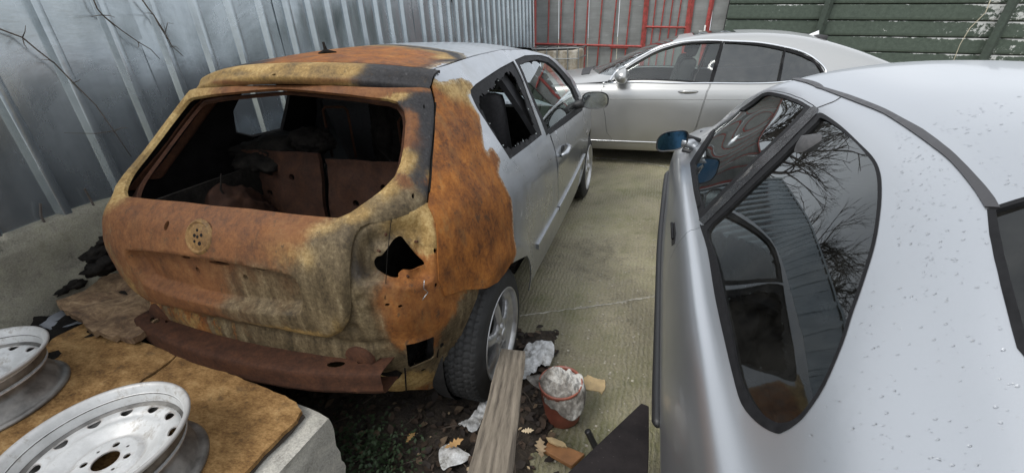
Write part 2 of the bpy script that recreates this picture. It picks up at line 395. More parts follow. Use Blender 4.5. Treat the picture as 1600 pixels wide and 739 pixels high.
def burnt_metal(name, paint=True):
    """bare burnt bodywork: orange rust, beige ash film, grey olive scorched steel, black soot, and the silver paint that survived"""
    b = NB(name); at = b.attr('burn'); pm = b.attr('paint')
    big = b.noise(5, 10, .68, None, .6); fine = b.noise(80, 8, .78); med = b.noise(16, 9, .72, (1, 1, .6), .25)
    drip = b.noise(26, 6, .6, (1, 1, .12))
    rm_ = b.math('ADD', b.math('MULTIPLY', med, .40), b.math('ADD', b.math('MULTIPLY', fine, .34), b.math('MULTIPLY', big, .26)))
    r1 = b.ramp(rm_, [(.35, (.036, .018, .010)), (.43, (.092, .038, .016)), (.50, (.145, .058, .021)), (.58, (.20, .088, .032)), (.68, (.32, .18, .085))])
    r2 = b.ramp(rm_, [(.37, (.032, .017, .009)), (.43, (.110, .038, .010)), (.49, (.210, .072, .014)), (.56, (.305, .112, .021)), (.66, (.42, .20, .06))])
    rust = b.mix(pm[1], r1, r2)
    strk = b.ramp(b.math('ADD', b.math('MULTIPLY', b.noise(15, 9, .72, (1, 1, .30), .3), .65), b.math('MULTIPLY', fine, .35)), [(.50, 0), (.60, 1)])
    rust = b.mix(b.math('MULTIPLY', b.math('MULTIPLY', strk, .42), b.math('ADD', b.math('MULTIPLY', pm[1], .6), .4)), rust, b.mix(b.ramp(med, [(.45, 0), (.55, 1)]), (.062, .030, .013), (.095, .072, .036)))
    tan = b.ramp(b.math('ADD', b.math('MULTIPLY', big, .55), b.math('MULTIPLY', fine, .45)), [(.38, (.10, .062, .022)), (.5, (.265, .168, .058)), (.60, (.46, .33, .145))])
    grey = b.ramp(b.math('ADD', b.math('MULTIPLY', drip, .5), b.math('MULTIPLY', fine, .5)), [(.37, (.030, .022, .012)), (.47, (.078, .056, .029)), (.57, (.150, .112, .062)), (.68, (.29, .245, .15))])
    soot = b.ramp(fine, [(.35, (.012, .012, .013)), (.62, (.035, .034, .036)), (.80, (.22, .22, .23))])
    ws = []
    for i, ns in enumerate((big, med, drip, fine)):
        n3 = b.math('ADD', b.math('MULTIPLY', ns, .55), b.math('MULTIPLY', b.noise(34, 9, .8, (1, 1, .45), .6 + i), .45))
        x = b.math('ADD', at[i], b.math('MULTIPLY', b.math('SUBTRACT', n3, .5), 1.35))
        x = b.math('MAXIMUM', x, .02); ws.append(b.math('POWER', x, 4.))
    c = rust; acc = ws[0]
    for col, wgt in zip((tan, grey, soot), ws[1:]):
        acc2 = b.math('ADD', acc, wgt); c = b.mix(b.math('DIVIDE', wgt, acc2), c, col); acc = acc2
    pits = b.ramp(b.math('ADD', b.math('MULTIPLY', b.noise(24, 8, .8, (1, 1, .6)), .75), b.math('MULTIPLY', fine, .25)), [(.56, 0), (.60, 1)])
    c = b.mix(b.math('MULTIPLY', pits, .7), c, (.045, .030, .018))
    p = b.math('ADD', pm[0], b.math('MULTIPLY', b.math('SUBTRACT', b.math('ADD', b.math('MULTIPLY', med, .3), b.math('ADD', b.math('MULTIPLY', fine, .35), b.math('MULTIPLY', b.noise(28, 8, .8), .35))), .5), 1.0))
    pf = b.ramp(p, [(.485, 0), (.515, 1)])
    edge = b.ramp(p, [(.22, 0), (.45, .85), (.485, 1), (.50, 0)])
    c = b.mix(b.math('MULTIPLY', b.math('MULTIPLY', edge, .75), b.ramp(fine, [(.40, .1), (.58, 1)])), c, (.46, .40, .29))
    pc = b.mix(b.math('MULTIPLY', b.noise(900, 2), .25), (.36, .375, .395), (.54, .56, .585))
    pc = b.mix(b.ramp(b.math('MULTIPLY', b.noise(7, 8, .7), 1), [(.5, 0), (.8, .45)]), pc, (.24, .23, .2))
    c = b.mix(pf, c, pc)
    h = b.math('ADD', b.math('MULTIPLY', med, .6), b.math('MULTIPLY', fine, .6))
    h = b.math('ADD', b.math('MULTIPLY', h, b.math('SUBTRACT', 1., pf)), b.math('MULTIPLY', pf, .75))
    return b.set(color=c, rough=b.math('SUBTRACT', b.ramp(big, [(.3, .55), (.7, .85)]), b.math('MULTIPLY', pf, .36)), metal=b.math('MULTIPLY', pf, .78), normal=b.bump(h, .8, .004),
                 coat=b.math('MULTIPLY', pf, .3), spec=.3)

M_burnt = burnt_metal('burnt_bodywork')
M_soot = plain('soot', (.012, .011, .011), .9, 0, 12, .5, .6, .006); M_soot.node_tree.nodes['Principled BSDF'].inputs['Specular IOR Level'].default_value = .12
def _charred():
    b = NB('charred_debris'); n = b.noise(14, 10, .75); n2 = b.noise(60, 6)
    c = b.ramp(n, [(.35, (.006, .0055, .005)), (.6, (.016, .014, .012)), (.72, (.035, .028, .022)), (.82, (.07, .06, .05))])
    return b.set(color=c, rough=.9, normal=b.bump(n2, .7, .01), spec=.1)
M_char = _charred()
def _rust(name, dark=1.0, sc=18):
    b = NB(name); n = b.noise(sc, 10, .72); f = b.noise(sc * 5, 8, .7); m = b.math('ADD', b.math('MULTIPLY', n, .6), b.math('MULTIPLY', f, .4))
    c = b.ramp(m, [(.32, tuple(dark * x for x in (.045, .022, .014))), (.5, tuple(dark * x for x in (.125, .052, .028))), (.64, tuple(dark * x for x in (.20, .082, .038))), (.78, tuple(dark * x for x in (.32, .16, .085)))])
    return b.set(color=c, rough=.85, normal=b.bump(m, .5, .004), spec=.25)
M_rust = _rust('rusty_steel', .75); M_rust_dark = _rust('dark_rusty_steel', .42); M_rust_red = _rust('red_rust', 1.1); M_seatrust = _rust('scorched_seat_steel', .24); M_seatrust2 = _rust('scorched_pillar_steel', .55)
M_paint = car_paint('silver_car_paint'); M_paint2 = car_paint('silver_coupe_paint', (.385, .40, .418), .2, .82, .34); M_paint3 = car_paint('pale_silver_paint', (.40, .40, .39), .45, .75, .3, (.33, .31, .27))
M_black = plain('black_plastic', (.018, .018, .019), .5, 0, 40, .3, .2)
M_trim = plain('window_trim', (.012, .012, .013), .55, 0, 60, .35, .25, .001); M_trim.node_tree.nodes['Principled BSDF'].inputs['Specular IOR Level'].default_value = .12
M_rubber = plain('tyre_rubber', (.022, .022, .022), .75, 0, 25, .45, .35, .003)
M_alloy = plain('grey_alloy', (.50, .50, .50), .38, .75, 20, .2, .05)
M_chrome = plain('chrome', (.75, .76, .77), .12, 1, 20, .05, .02)
M_dark = plain('dark_interior', (.020, .020, .022), .85, 0, 20, .4, .3)
M_fabric = plain('dark_seat_fabric', (.035, .034, .036), .95, 0, 60, .4, .5, .003)
M_glass = glass('car_glass', (.86, .93, .90), 1.45, .04); M_tint = glass('tinted_glass', (.16, .165, .18), 1.6); M_tint2 = glass('dark_glass', (.10, .115, .115), 1.55, .05, .74)
def _mirror(name, tint):
    b = NB(name); return b.set(color=tint, metal=1., rough=b.ramp(b.noise(40, 8), [(.4, .04), (.8, .3)]))
M_bluemirror = _mirror('blue_mirror_glass', (.028, .070, .12)); M_mirror = _mirror('mirror_glass', (.34, .36, .36))
def _conc(name, base=(.30, .285, .25), moss=.5, grooves=False, sc=1.0):
    b = NB(name); v = b.co(); n = b.noise(1.1 * sc, 8, .65); n2 = b.noise(9 * sc, 10, .7); f = b.noise(70 * sc, 8, .75)
    m = b.math('ADD', b.math('MULTIPLY', n, .35), b.math('ADD', b.math('MULTIPLY', n2, .35), b.math('MULTIPLY', f, .42)), )
    m = b.math('SUBTRACT', m, .05)
    c = b.ramp(m, [(.38, tuple(x * .36 for x in base)), (.47, tuple(x * .72 for x in base)), (.55, base), (.66, tuple(min(1, x * 1.5) for x in base))])
    ms = b.ramp(b.math('ADD', b.math('MULTIPLY', n, .6), b.math('MULTIPLY', n2, .4)), [(.46, 0), (.62, 1)])
    dk_ = b.ramp(b.math('ADD', b.math('MULTIPLY', b.noise(2.6 * sc, 9, .75), .6), b.math('MULTIPLY', n2, .4)), [(.54, 0), (.66, 1)]); c = b.mix(b.math('MULTIPLY', dk_, .62), c, tuple(x * .32 for x in base))
    c = b.mix(b.math('MULTIPLY', ms, moss), c, (.125, .135, .045))
    lg = b.ramp(b.noise(.55 * sc, 5, .55, None, .4), [(.38, .55), (.5, .95), (.62, 1.25)]); c = b.mix(1., c, lg, 'MULTIPLY')
    pit = b.ramp(b.vor(45 * sc), [(.05, 1), (.22, 0)]); c = b.mix(b.math('MULTIPLY', pit, .4), c, (.09, .08, .06))
    ch = b.ramp(b.vor(85 * sc), [(.03, 1), (.13, 0)]); c = b.mix(b.math('MULTIPLY', ch, b.ramp(n2, [(.5, 0), (.65, .8)])), c, (.50, .47, .40))
    h = b.math('ADD', b.math('MULTIPLY', f, .8), b.math('MULTIPLY', n2, .5))
    if grooves:
        w = b.n.new('ShaderNodeTexWave'); w.bands_direction = 'X'; w.inputs['Scale'].default_value = 12; w.inputs['Distortion'].default_value = 9; w.inputs['Detail'].default_value = 5; w.inputs['Detail Scale'].default_value = 1.6; w.inputs['Detail Roughness'].default_value = .7
        b.l(v, w.inputs[0]); wv = w.outputs[1]
        gm = b.ramp(b.noise(.9, 6), [(.36, .25), (.52, 1)])
        wv = b.math('MULTIPLY', b.math('MULTIPLY', wv, gm), b.ramp(b.noise(22, 6, .7, (1, .5, 1)), [(.4, .3), (.6, 1)]))
        h = b.math('ADD', h, b.math('MULTIPLY', wv, 1.6))
        c = b.mix(b.math('MULTIPLY', wv, .34), c, (.40, .375, .31))
    return b.set(color=c, rough=.88, normal=b.bump(h, .6, .01), spec=.3)
M_ground = _conc('yard_concrete', (.46, .415, .285), .75, True)
gb = MB(); gb.add([(-60, -60, 0), (60, -60, 0), (60, 60, 0), (-60, 60, 0)], [(0, 1, 2, 3)])
tag(gb.obj('ground', M_ground), kind='structure')
# worn joints between the poured slabs
def joint(pts, wd, seed):
    P = [on1(p, 2, 0) for p in pts]; R = random.Random(seed); mb = MB(); V = []
    n = 40
    for i in range(n + 1):
        t = i / n * (len(P) - 1); k = min(int(t), len(P) - 2); p = P[k] + (P[k + 1] - P[k]) * (t - k); d = P[-1] - P[0]; s = np.cross(d, [0, 0, 1.]); s /= np.linalg.norm(s)
        w1 = wd * R.uniform(.3, 1.2); o = s * R.uniform(-.006, .006); V += [p + o + s * w1, p + o - s * w1]
    mb.add([v + np.array([0, 0, .004]) for v in V], [(2 * i, 2 * i + 1, 2 * i + 3, 2 * i + 2) for i in range(n)])
    return mb
tag(joint([(812, 494), (880, 485), (960, 474), (1024, 463)], .007, 2).obj('slab_joint', plain('joint_mortar', (.40, .38, .32), .9, 0, 40, .5)), kind='structure')
tag(joint([(930, 247), (985, 251), (1045, 262)], .02, 5).obj('slab_joint', bpy.data.materials['joint_mortar']), kind='structure')
# ------------------------------------------------------------------ sheet metal fence on a concrete footing
def _galv():
    b = NB('galvanised_sheet'); n = b.noise(1.7, 6, .6, None, .5); s = b.vor(38, 'F1', None, 'Color'); g = b.sep(s)[0]; st = b.noise(9, 7, .7, (1, 1, .12))
    c = b.ramp(b.math('ADD', b.math('MULTIPLY', n, .6), b.math('MULTIPLY', st, .4)), [(.35, (.26, .295, .315)), (.65, (.46, .51, .54))])
    c = b.mix(b.math('MULTIPLY', g, .10), c, (.62, .66, .70))
    sp_ = b.ramp(b.vor(26), [(.02, 1), (.05, 0)]); c = b.mix(b.math('MULTIPLY', sp_, .3), c, (.75, .76, .76))
    return b.set(color=c, metal=.80, rough=b.ramp(b.math('ADD', b.math('MULTIPLY', n, .7), b.math('MULTIPLY', st, .3)), [(.3, .16), (.7, .32)]), normal=b.bump(n, .06, .05))
M_galv = _galv()
FXX = -1.25
ribs = list(on([(x, 0) for x in (47, 151, 232, 299, 354, 402, 444, 479, 509, 536, 562, 585, 606, 626, 657, 672, 686, 699, 712, 724, 734, 744, 754, 762, 771, 779, 786)], 0, FXX)[:, 1])
ribs = [ribs[0] - .255 * k for k in range(14, 0, -1)] + ribs
while ribs[-1] < 8.1: ribs.append(ribs[-1] + .243)
ZF0, ZF1 = .845, 2.80
fence = thing('sheet_metal_fence', 'grey galvanised ribbed sheet metal fence standing on a concrete footing', 'fence', (FXX, 2, ZF0))
cuts = [0] + list(range(4, len(ribs), 4)) + [len(ribs)]
_fr = random.Random(11)
for ci in range(len(cuts) - 1):
    y0 = ribs[cuts[ci]] - .12 if ci == 0 else (ribs[cuts[ci] - 1] + ribs[cuts[ci]]) / 2
    y1 = 8.27 if ci == len(cuts) - 2 else (ribs[cuts[ci + 1] - 1] + ribs[cuts[ci + 1]]) / 2 + .02
    ys = set(np.arange(y0, y1, .045).tolist() + [y1])
    for rb in ribs:
        if y0 < rb < y1: ys |= {rb - .032, rb - .028, rb - .016, rb - .012, rb + .012, rb + .016, rb + .028, rb + .032}; ys = {q for q in ys if not (rb - .031 < q < rb + .031) or any(abs(q - rb - e) < 1e-9 for e in (-.028, -.016, -.012, .012, .016, .028))}
    ys = np.array(sorted(ys)); zz = np.linspace(ZF0, ZF1, 34); sd_ = _fr.uniform(0, 50)
    V = []
    for y in ys:
        d = min(abs(y - rb) for rb in ribs); rh = .030 * min(1, max(0, (.031 - d) / .016)); flat = min(1, max(0, (d - .03) / .05))
        for z in zz:
            dn = mnoise.noise(Vector((y * 2.3, z * 1.7, sd_))) * .012 + mnoise.noise(Vector((y * 5, z * 4.5, sd_ + 9))) * .004
            V.append((rh + dn * flat * .9 + .0015 * (ci % 2), y - 2, z - ZF0))
    m = len(zz); Fs = [(i * m + j, (i + 1) * m + j, (i + 1) * m + j + 1, i * m + j + 1) for i in range(len(ys) - 1) for j in range(m - 1)]
    so_ = mesh_obj('sheet', V, Fs, M_galv, fence); so_.data.set_sharp_from_angle(angle=math.radians(28))
cap = MB(); cap.box((-.04, -6.2, ZF1 - ZF0 - .01), (.03, 6.27, ZF1 - ZF0 + .03)); cap.obj('top_rail', M_galv, fence)
pp = MB(); pp.tube([(.03, 6.24, -.85), (.03, 6.24, ZF1 - ZF0 + .1)], .022, 10); pp.obj('corner_post', plain('pale_pipe', (.62, .64, .64), .4, .5), fence)
for z in (.25, 1.05, 1.8): q = MB(); q.box((-.05, -6.2, z), (-.016, 6.2, z + .04)); q.obj('back_rail', M_rust_dark, fence)

M_cagerod = plain('weathered_rod', (.10, .085, .075), .7, .4)
M_foot = _conc('footing_concrete', (.43, .405, .325), .35, False, 2.4)
_fb = [n for n in M_foot.node_tree.nodes if n.type == 'BUMP'][0]; _fb.inputs['Strength'].default_value = 1.0; _fb.inputs['Distance'].default_value = .03
foot = None
ys = np.arange(-3.0, 8.3, .07); V = []; prof = [(-.22, .0), (-.22, .86), (-.10, .865), (-.02, .86), (.0, .845), (.012, .80), (.02, .68), (.03, .55), (.05, .42), (.07, .25), (.10, .0)]
sub = []
for (a, b_), (c_, d_) in zip(prof[:-1], prof[1:]):
    for t in (0, .33, .66): sub.append((a + (c_ - a) * t, b_ + (d_ - b_) * t))
sub.append(prof[-1])
for y in ys:
    for x, z in sub:
        n = mnoise.fractal(Vector((x * 3, y * 2.2, z * 3)), .8, 2, 6) * .034
        n2 = .018 * (1 if mnoise.noise(Vector((y * 1.7, z * 2.5, 3))) > .12 else 0) * (z < .72)
        zz_ = z + (mnoise.noise(Vector((y * 2.1, 5, 1))) * .03 - .012 if z > .8 else 0)
        V.append((FXX + .03 + x + n + n2, y, zz_))
m = len(sub); Fs = [(i * m + j, i * m + j + 1, (i + 1) * m + j + 1, (i + 1) * m + j) for i in range(len(ys) - 1) for j in range(m - 1)]
foot = mesh_obj('footing_wall', V, Fs, M_foot); tag(foot, 'low mossy rough concrete wall under the sheet metal fence', 'wall')
for px, pt_, lab in (((64, 338), (63, 318), 'short steel rod poking up from the concrete wall, nearer the wheels'), ((142, 313), (132, 295), 'bent steel rod poking up from the concrete wall beside the rusty tailgate')):
    a = on1(px, 0, FXX + .025); b_ = on1(pt_, 0, FXX + .03)
    r = MB(); r.tube([a - np.array([0, 0, .05]), a, b_], .005, 6); tag(r.obj('steel_rod', M_cagerod), lab, 'rod', 'steel rods in the wall')

# dry creeper stems on the sheet metal
M_twig = plain('dry_twig', (.085, .065, .05), .9, 0, 40, .4)
def vine(pts, lab, side=()):
    P = [on1(p, 0, FXX + .035) for p in pts]; v = MB()
    v.tube([tuple(q) for q in P], [.0035 - .002 * i / len(P) for i in range(len(P))], 6)
    for a, b_, c_ in side:
        v.tube([on1(a, 0, FXX + .035), on1(b_, 0, FXX + .06), on1(c_, 0, FXX + .07)], [.0022, .0016, .0008], 5)
    tag(v.obj('dry_creeper', M_twig, None, True), lab, 'creeper', 'dry creeper stems on the fence')
vine([(-30, 30), (0, 46), (35, 59), (60, 80), (85, 99), (115, 130), (150, 165), (178, 205), (205, 245)], 'longest dry creeper stem crossing the sheet metal fence above the concrete wall',
     [((35, 59), (39, 50), (40, 40)), ((35, 59), (38, 70), (44, 78)), ((85, 99), (76, 94), (65, 94)), ((115, 130), (124, 126), (126, 124)), ((178, 205), (190, 200), (200, 200)), ((178, 205), (150, 209), (100, 208))])
vine([(146, 0), (152, 14), (160, 24), (190, 48), (216, 66), (236, 78), (250, 93)], 'middle one of three dry creepers, ending above the left roof corner', [((160, 24), (150, 25), (142, 27)), ((216, 66), (217, 72), (215, 75)), ((160, 24), (172, 25), (180, 28))])
vine([(222, 0), (232, 14), (240, 24), (258, 52), (268, 72), (286, 88)], 'dry creeper stem hanging down right beside the roof spoiler of the burnt car', [((240, 24), (248, 40), (266, 68)), ((258, 52), (262, 36), (272, 38)), ((268, 72), (276, 74), (280, 78)), ((240, 24), (234, 21), (224, 21))])

# ------------------------------------------------------------------ red bar gate backed with grey sheets
GY = 8.25
M_redpaint = _rust('faded_red_paint', 1.0, 9)
def _red():
    b = NB('red_gate_paint'); n = b.noise(14, 8, .7); c = b.ramp(n, [(.35, (.16, .045, .03)), (.55, (.33, .055, .05)), (.75, (.42, .09, .085))]); return b.set(color=c, rough=.6, normal=b.bump(n, .2, .003))
M_redpaint = _red()
def _gsheet():
    b = NB('grey_gate_sheet'); n = b.noise(3, 8, .65); st = b.noise(12, 8, .7, (.1, 1, 1)); c = b.ramp(b.math('ADD', b.math('MULTIPLY', n, .5), b.math('MULTIPLY', st, .5)), [(.35, (.13, .135, .13)), (.6, (.215, .225, .22)), (.75, (.30, .31, .30))])
    sc_ = b.ramp(b.noise(30, 5, .6, (.15, 1, 2.5)), [(.68, 0), (.74, 1)]); c = b.mix(b.math('MULTIPLY', sc_, .6), c, (.45, .46, .45)); return b.set(color=c, rough=.6)
M_gsheet = _gsheet()
def g(x, y): return (820 + x / 4.706, y / 4.706)
gate = thing('red_gate', 'red barred metal gate backed with grey sheets at the end of the yard', 'gate')
def bar(name, a, b_, r, up=0, down=0, parent=None, y=GY, mat=None, sq=True):
    A, B = on1(a, 1, y), on1(b_, 1, y); d = (A - B) / np.linalg.norm(A - B)
    A = A + d * up; B = B - d * down; t = MB(); t.tube([A, B], r * 1.25, 4 if sq else 8); return t.obj(name, mat or M_redpaint, parent)
for (x0, x1, yb, r, nm, dn) in ((75, 75, 330, .025, 'post', 1.2), (178, 170, 330, .011, 'bar', 0), (270, 258, 330, .011, 'bar', 0), (370, 355, 330, .011, 'bar', 0), (466, 440, 430, .011, 'bar', .9), (570, 535, 425, .011, 'bar', .9), (675, 635, 410, .011, 'bar', .9), (780, 738, 400, .011, 'bar', .9),
                               (897, 868, 330, .038, 'post', 1.1), (965, 930, 300, .010, 'bar', .9), (1030, 992, 270, .010, 'bar', .9), (1090, 1055, 255, .010, 'bar', .9), (1152, 1115, 240, .010, 'bar', .9), (1227, 1196, 230, .045, 'post', 1.3), (1378, 1342, 200, .034, 'post', 1.3), (1524, 1486, 220, .028, 'post', 1.3)):
    bar(nm, g(x0, 0), g(x1, yb), r, .42, dn, gate)
bar('rail', g(75, 325), g(868, 345), .018, 0, 0, gate, GY - .015); bar('rail', g(885, 200), g(1195, 206), .016, 0, 0, gate, GY - .01); bar('rail', g(628, 350), g(760, 352), .018, 0, 0, gate, GY - .012)
for zt, a, b_ in ((2.42, 75, 895), (2.3, 900, 1500)):
    A, B = on1(g(a, 0), 1, GY), on1(g(b_, 0), 1, GY); t = MB(); t.tube([(A[0], GY, A[2] + .38), (B[0], GY, B[2] + .38)], .025, 4); t.obj('rail', M_redpaint, gate)
hA = on1(g(1326, 188), 1, GY - .06); hm = MB(); hm.box(hA + np.array([-.012, -.02, -.16]), hA + np.array([.014, .02, .0])); hm.tube([hA + np.array([0, -.02, -.11]), hA + np.array([0, -.06, -.11]), hA + np.array([-.10, -.06, -.10])], .011, 8); hm.obj('handle', plain('white_handle', (.75, .75, .73), .4), gate)
_xs = [on1(g(x, 150), 1, GY + .05)[0] for x in (30, 250, 470, 690, 890, 1210, 1370, 1530)]
for i in range(len(_xs) - 1):
    sh = MB(); sh.box((_xs[i] + .004, GY + .04 + .004 * (i % 2), .05), (_xs[i + 1] - .004, GY + .052 + .004 * (i % 2), 2.45)); sh.obj('backing_sheet', M_gsheet, gate)

# ------------------------------------------------------------------ green board fence
def _green():
    b = NB('peeling_green_paint'); n = b.noise(2.2, 9, .7); f = b.noise(16, 9, .75); z = b.co('Generated'); zz = b.sep(z)[2]; x = b.sep(b.co())[0]
    c = b.ramp(f, [(.3, (.032, .045, .034)), (.6, (.058, .078, .060)), (.8, (.085, .105, .085))])
    e = b.math('ADD', b.math('MULTIPLY', n, .55), b.math('MULTIPLY', f, .45)); e = b.math('ADD', e, b.ramp(zz, [(.84, 0), (1, .13)]))
    e = b.math('ADD', e, b.ramp(b.math('DIVIDE', x, 8.), [(.36, 0), (.47, .10)]))
    p = b.ramp(e, [(.635, 0), (.65, 1)]); c = b.mix(p, c, b.ramp(f, [(.3, (.28, .29, .28)), (.7, (.50, .51, .50))]))
    return b.set(color=c, rough=.8, normal=b.bump(b.math('SUBTRACT', f, p), .4, .006))
M_green = _green(); M_gpost = plain('dark_green_post', (.040, .055, .043), .75, 0, 20, .4, .3)
P0 = on1((1140, 30.4), 1, 8.15); P1 = on1((1546, 33.0), 1, 8.15); tilt = math.atan2(P1[2] - P0[2], P1[0] - P0[0])
BH = (P0[2] - on1((1140, 53.2), 1, 8.15)[2])
gf = thing('green_fence', 'dark green board fence with peeling paint behind the pale sedan', 'fence', (P0[0], 8.15, P0[2]), (0, -tilt, 0))
pxs = [on1((1291, 20), 1, 8.1)[0] - P0[0], on1((1572, 20), 1, 8.1)[0] - P0[0]]
bays = [(-.06, pxs[0]), (pxs[0] + .0, pxs[1]), (pxs[1], pxs[1] + 2.4), (pxs[1] + 2.4, pxs[1] + 4.8)]
_gr = random.Random(5)
for a, b_ in bays:
    for k in range(-6, 4):
        z0 = k * BH; bmx = MB(); j = _gr.uniform(-.006, .006)
        xs_ = np.linspace(a + .004, b_ - .004, 9); pr = [(.03, .0), (.0, .012), (-.004, .04), (.012, BH - .03), (.018, BH - .012), (.035, BH - .008)]
        V = [(x, y + j + .006 * mnoise.noise(Vector((x * 2, k, 1))), z0 + z + .004 * mnoise.noise(Vector((x * 1.5, k * 3, 7)))) for x in xs_ for y, z in pr]
        V += [(x, .07, z0 + z) for x in (xs_[0], xs_[-1]) for z in (0, BH - .008)]
        m = 6; Fs = [(i * m + q, (i + 1) * m + q, (i + 1) * m + q + 1, i * m + q + 1) for i in range(8) for q in range(5)]
        mesh_obj('board', V, Fs, M_green, gf, False)
bk = MB(); bk.box((-.06, .04, -6 * BH), (pxs[1] + 4.8, .10, 4 * BH)); bk.obj('backing', M_dark, gf)
for (a, b_, r) in (((1297, 0), (1275, 65), .05), ((1585, 0), (1524, 117), .055)):
    A, B = on1(a, 1, 8.07), on1(b_, 1, 8.07); A = A + (A - B) * .7; B = B + (B - A) * .9
    t = MB(); t.tube([A, B], r * 1.3, 4); po = t.obj('post', M_gpost); po.parent = gf; po.matrix_parent_inverse = (Matrix.Translation(gf.location) @ Matrix.Rotation(-tilt, 4, 'Y')).inverted()
sv = MB(); sv.tube([on1(p, 1, 8.0) for p in ((1552, -10), (1540, 20), (1515, 45), (1500, 70), (1490, 95), (1478, 118))], [.006] * 3 + [.005] * 3, 6)
tag(sv.obj('dry_creeper', plain('pale_stem', (.42, .38, .29), .8), None, True), 'pale thin dry stem trailing down the green board fence', 'stem')

# ------------------------------------------------------------------ caged tank by the gate
tk = thing('caged_tank', 'dirty beige plastic tank in a wire cage by the red gate', 'tank')
A = on1((842, 77), 1, 6.9); B = on1((904, 77), 1, 6.9); x0, x1 = A[0] - .25, B[0]; zt = A[2]
bt = MB(); bt.box((x0 + .03, 6.93, .15), (x1 - .03, 7.75, zt - .04), bev=.05)
def _tank():
    b = NB('dirty_tank_plastic'); n = b.noise(4, 8, .7, (1, 1, .3)); f = b.noise(25, 6); return b.set(color=b.ramp(b.math('ADD', b.math('MULTIPLY', n, .7), b.math('MULTIPLY', f, .3)), [(.35, (.07, .055, .035)), (.48, (.30, .25, .18)), (.62, (.52, .49, .42))]), rough=.6)
bt.obj('tank_body', _tank(), tk, True)
M_cage = plain('grey_cage_tube', (.24, .25, .25), .5, .5)
for i in range(6):
    x = x0 + (x1 - x0) * i / 5; c = MB(); c.tube([(x, 6.90, .1), (x, 6.90, zt)], .011, 6); c.tube([(x, 6.90, zt), (x, 7.78, zt)], .011, 6); c.obj('cage_bar', M_cage, tk)
for z in (.4, .7, zt - .18, zt): c = MB(); c.tube([(x0, 6.89, z), (x1, 6.89, z), (x1, 7.78, z)], .011, 6); c.obj('cage_bar', M_cage, tk)
lidp = MB(); lidp.box((x0 + .1, 7.0, zt - .03), (x1 - .12, 7.5, zt - .005)); lidp.obj('black_cover', M_black, tk)

# ------------------------------------------------------------------ bare tree beyond the sheet metal fence
M_bark = plain('bark', (.055, .045, .038), .9, 0, 15, .4, .5, .01)
def tree(loc, h, seed, lab):
    root = thing('bare_tree', lab, 'tree', loc, group='bare trees beyond the fence'); tr = MB(); cr_ = MB(); R = random.Random(seed)
    def br(p, d, L, r, lv):
        pts = [p]; q = p.copy(); dd = d.copy()
        for i in range(3):
            dd = (dd + Vector((R.uniform(-1, 1), R.uniform(-1, 1), R.uniform(-.5, .8))) * .22).normalized(); q = q + dd * L / 3; pts.append(q.copy())
        (tr if lv < 2 else cr_).tube(pts, [r, r * .85, r * .72, r * .55], 7 if lv < 2 else 4 if lv < 4 else 3, cap=False)
        if lv >= 6: return
        for i in range(4 if lv in (1, 2) else 3 if lv < 5 else 2):
            t = R.uniform(.35, 1.0); k = min(2, int(t * 3)); b0 = pts[k].lerp(pts[k + 1], t * 3 - k)
            nd = (dd + Vector((R.uniform(-1, 1), R.uniform(-1, 1), R.uniform(-.45, .7))) * .85).normalized(); br(b0, nd, L * R.uniform(.6, .8), max(.004, r * .55), lv + 1)
    br(Vector((0, 0, 0)), Vector((0, 0, 1)), h * .36, h * .022, 0)
    tr.obj('trunk', M_bark, root, True); cr_.obj('crown', M_bark, root, True)
tree((-4.2, 8.2, 0), 8.5, 3, 'tall bare branching tree beyond the sheet metal fence, nearer the gate')
tree((-2.6, 12.0, 0), 9.0, 14, 'bare tree standing past the corner of the red gate'); tree((-4.9, 5.2, 0), 7.4, 8, 'shorter bare branching tree beyond the sheet metal fence, alongside the burnt car')
# ------------------------------------------------------------------ burnt hatchback
HB = thing('hatchback_car', 'burnt out three door hatchback with rusty orange tailgate and no rear glass', 'car')
zs = [.15, .30, .45, .60, .72, .85, .98, 1.06, 1.16, 1.26, 1.36, 1.43, 1.50]
Wz = [.80, .842, .866, .874, .872, .862, .830, .792, .737, .685, .632, .583, .520]
yR = [-.44, -.50, -.545, -.58, -.605, -.605, -.568, -.492, -.375, -.250, -.125, -.04, .05]
cz = [1, 1, 1, 1, 1, 1, .9, .8, .65, .5, .40, .33, .30]
dk = [0, .008, .025, .052, .13, .25, .40, .60]; fx = [0, .29, .53, .67, .79, .875, .935, .975]
yf = [.45, .9, 1.4, 2.0, 2.6, 3.05, 3.35, 3.43]; ff = [.995, 1., 1., .985, .95, .86, .62, .0]
ctrl = np.zeros((len(zs), 16, 3))
for i, z in enumerate(zs):
    for k in range(16):
        if k < 8: x, y = fx[k] * Wz[i], yR[i] + dk[k] * cz[i]
        else: x, y = ff[k - 8] * Wz[i], yf[k - 8]
        ctrl[i, k] = (x, y, z)
_s8 = ctrl[5, :, :2]; uk = np.concatenate([[0], np.cumsum(np.hypot(*np.diff(_s8, axis=0).T))]); UM = uk[-1]
_uu = np.linspace(0, UM, 420); _vv = np.linspace(zs[0], zs[-1], 210)
_half = pchip(zs, nspline(uk, np.concatenate([ctrl], 0).transpose(1, 0, 2), _uu).transpose(1, 0, 2), _vv).transpose(1, 0, 2)
_left = _half[::-1].copy(); _left[:, :, 0] *= -1
HS = Surf(-UM, UM, zs[0], zs[-1], np.concatenate([_left[:-1], _half]), 1)
if (HS.nrm([[0, .8]])[0][1]) > 0: HS.N *= -1; HS.face = ~HS.face
_rightside = lambda P: P[:, 0] > -.02
def hp(*pts): return HS.uv(pts, _rightside)
def hu(y, z):                                 # right side, at heading y and height z
    lo, hi = uk[2], UM
    for _ in range(40):
        m = (lo + hi) / 2
        if HS.at([[m, z]])[0][1] < y: lo = m
        else: hi = m
    return (lo, z)
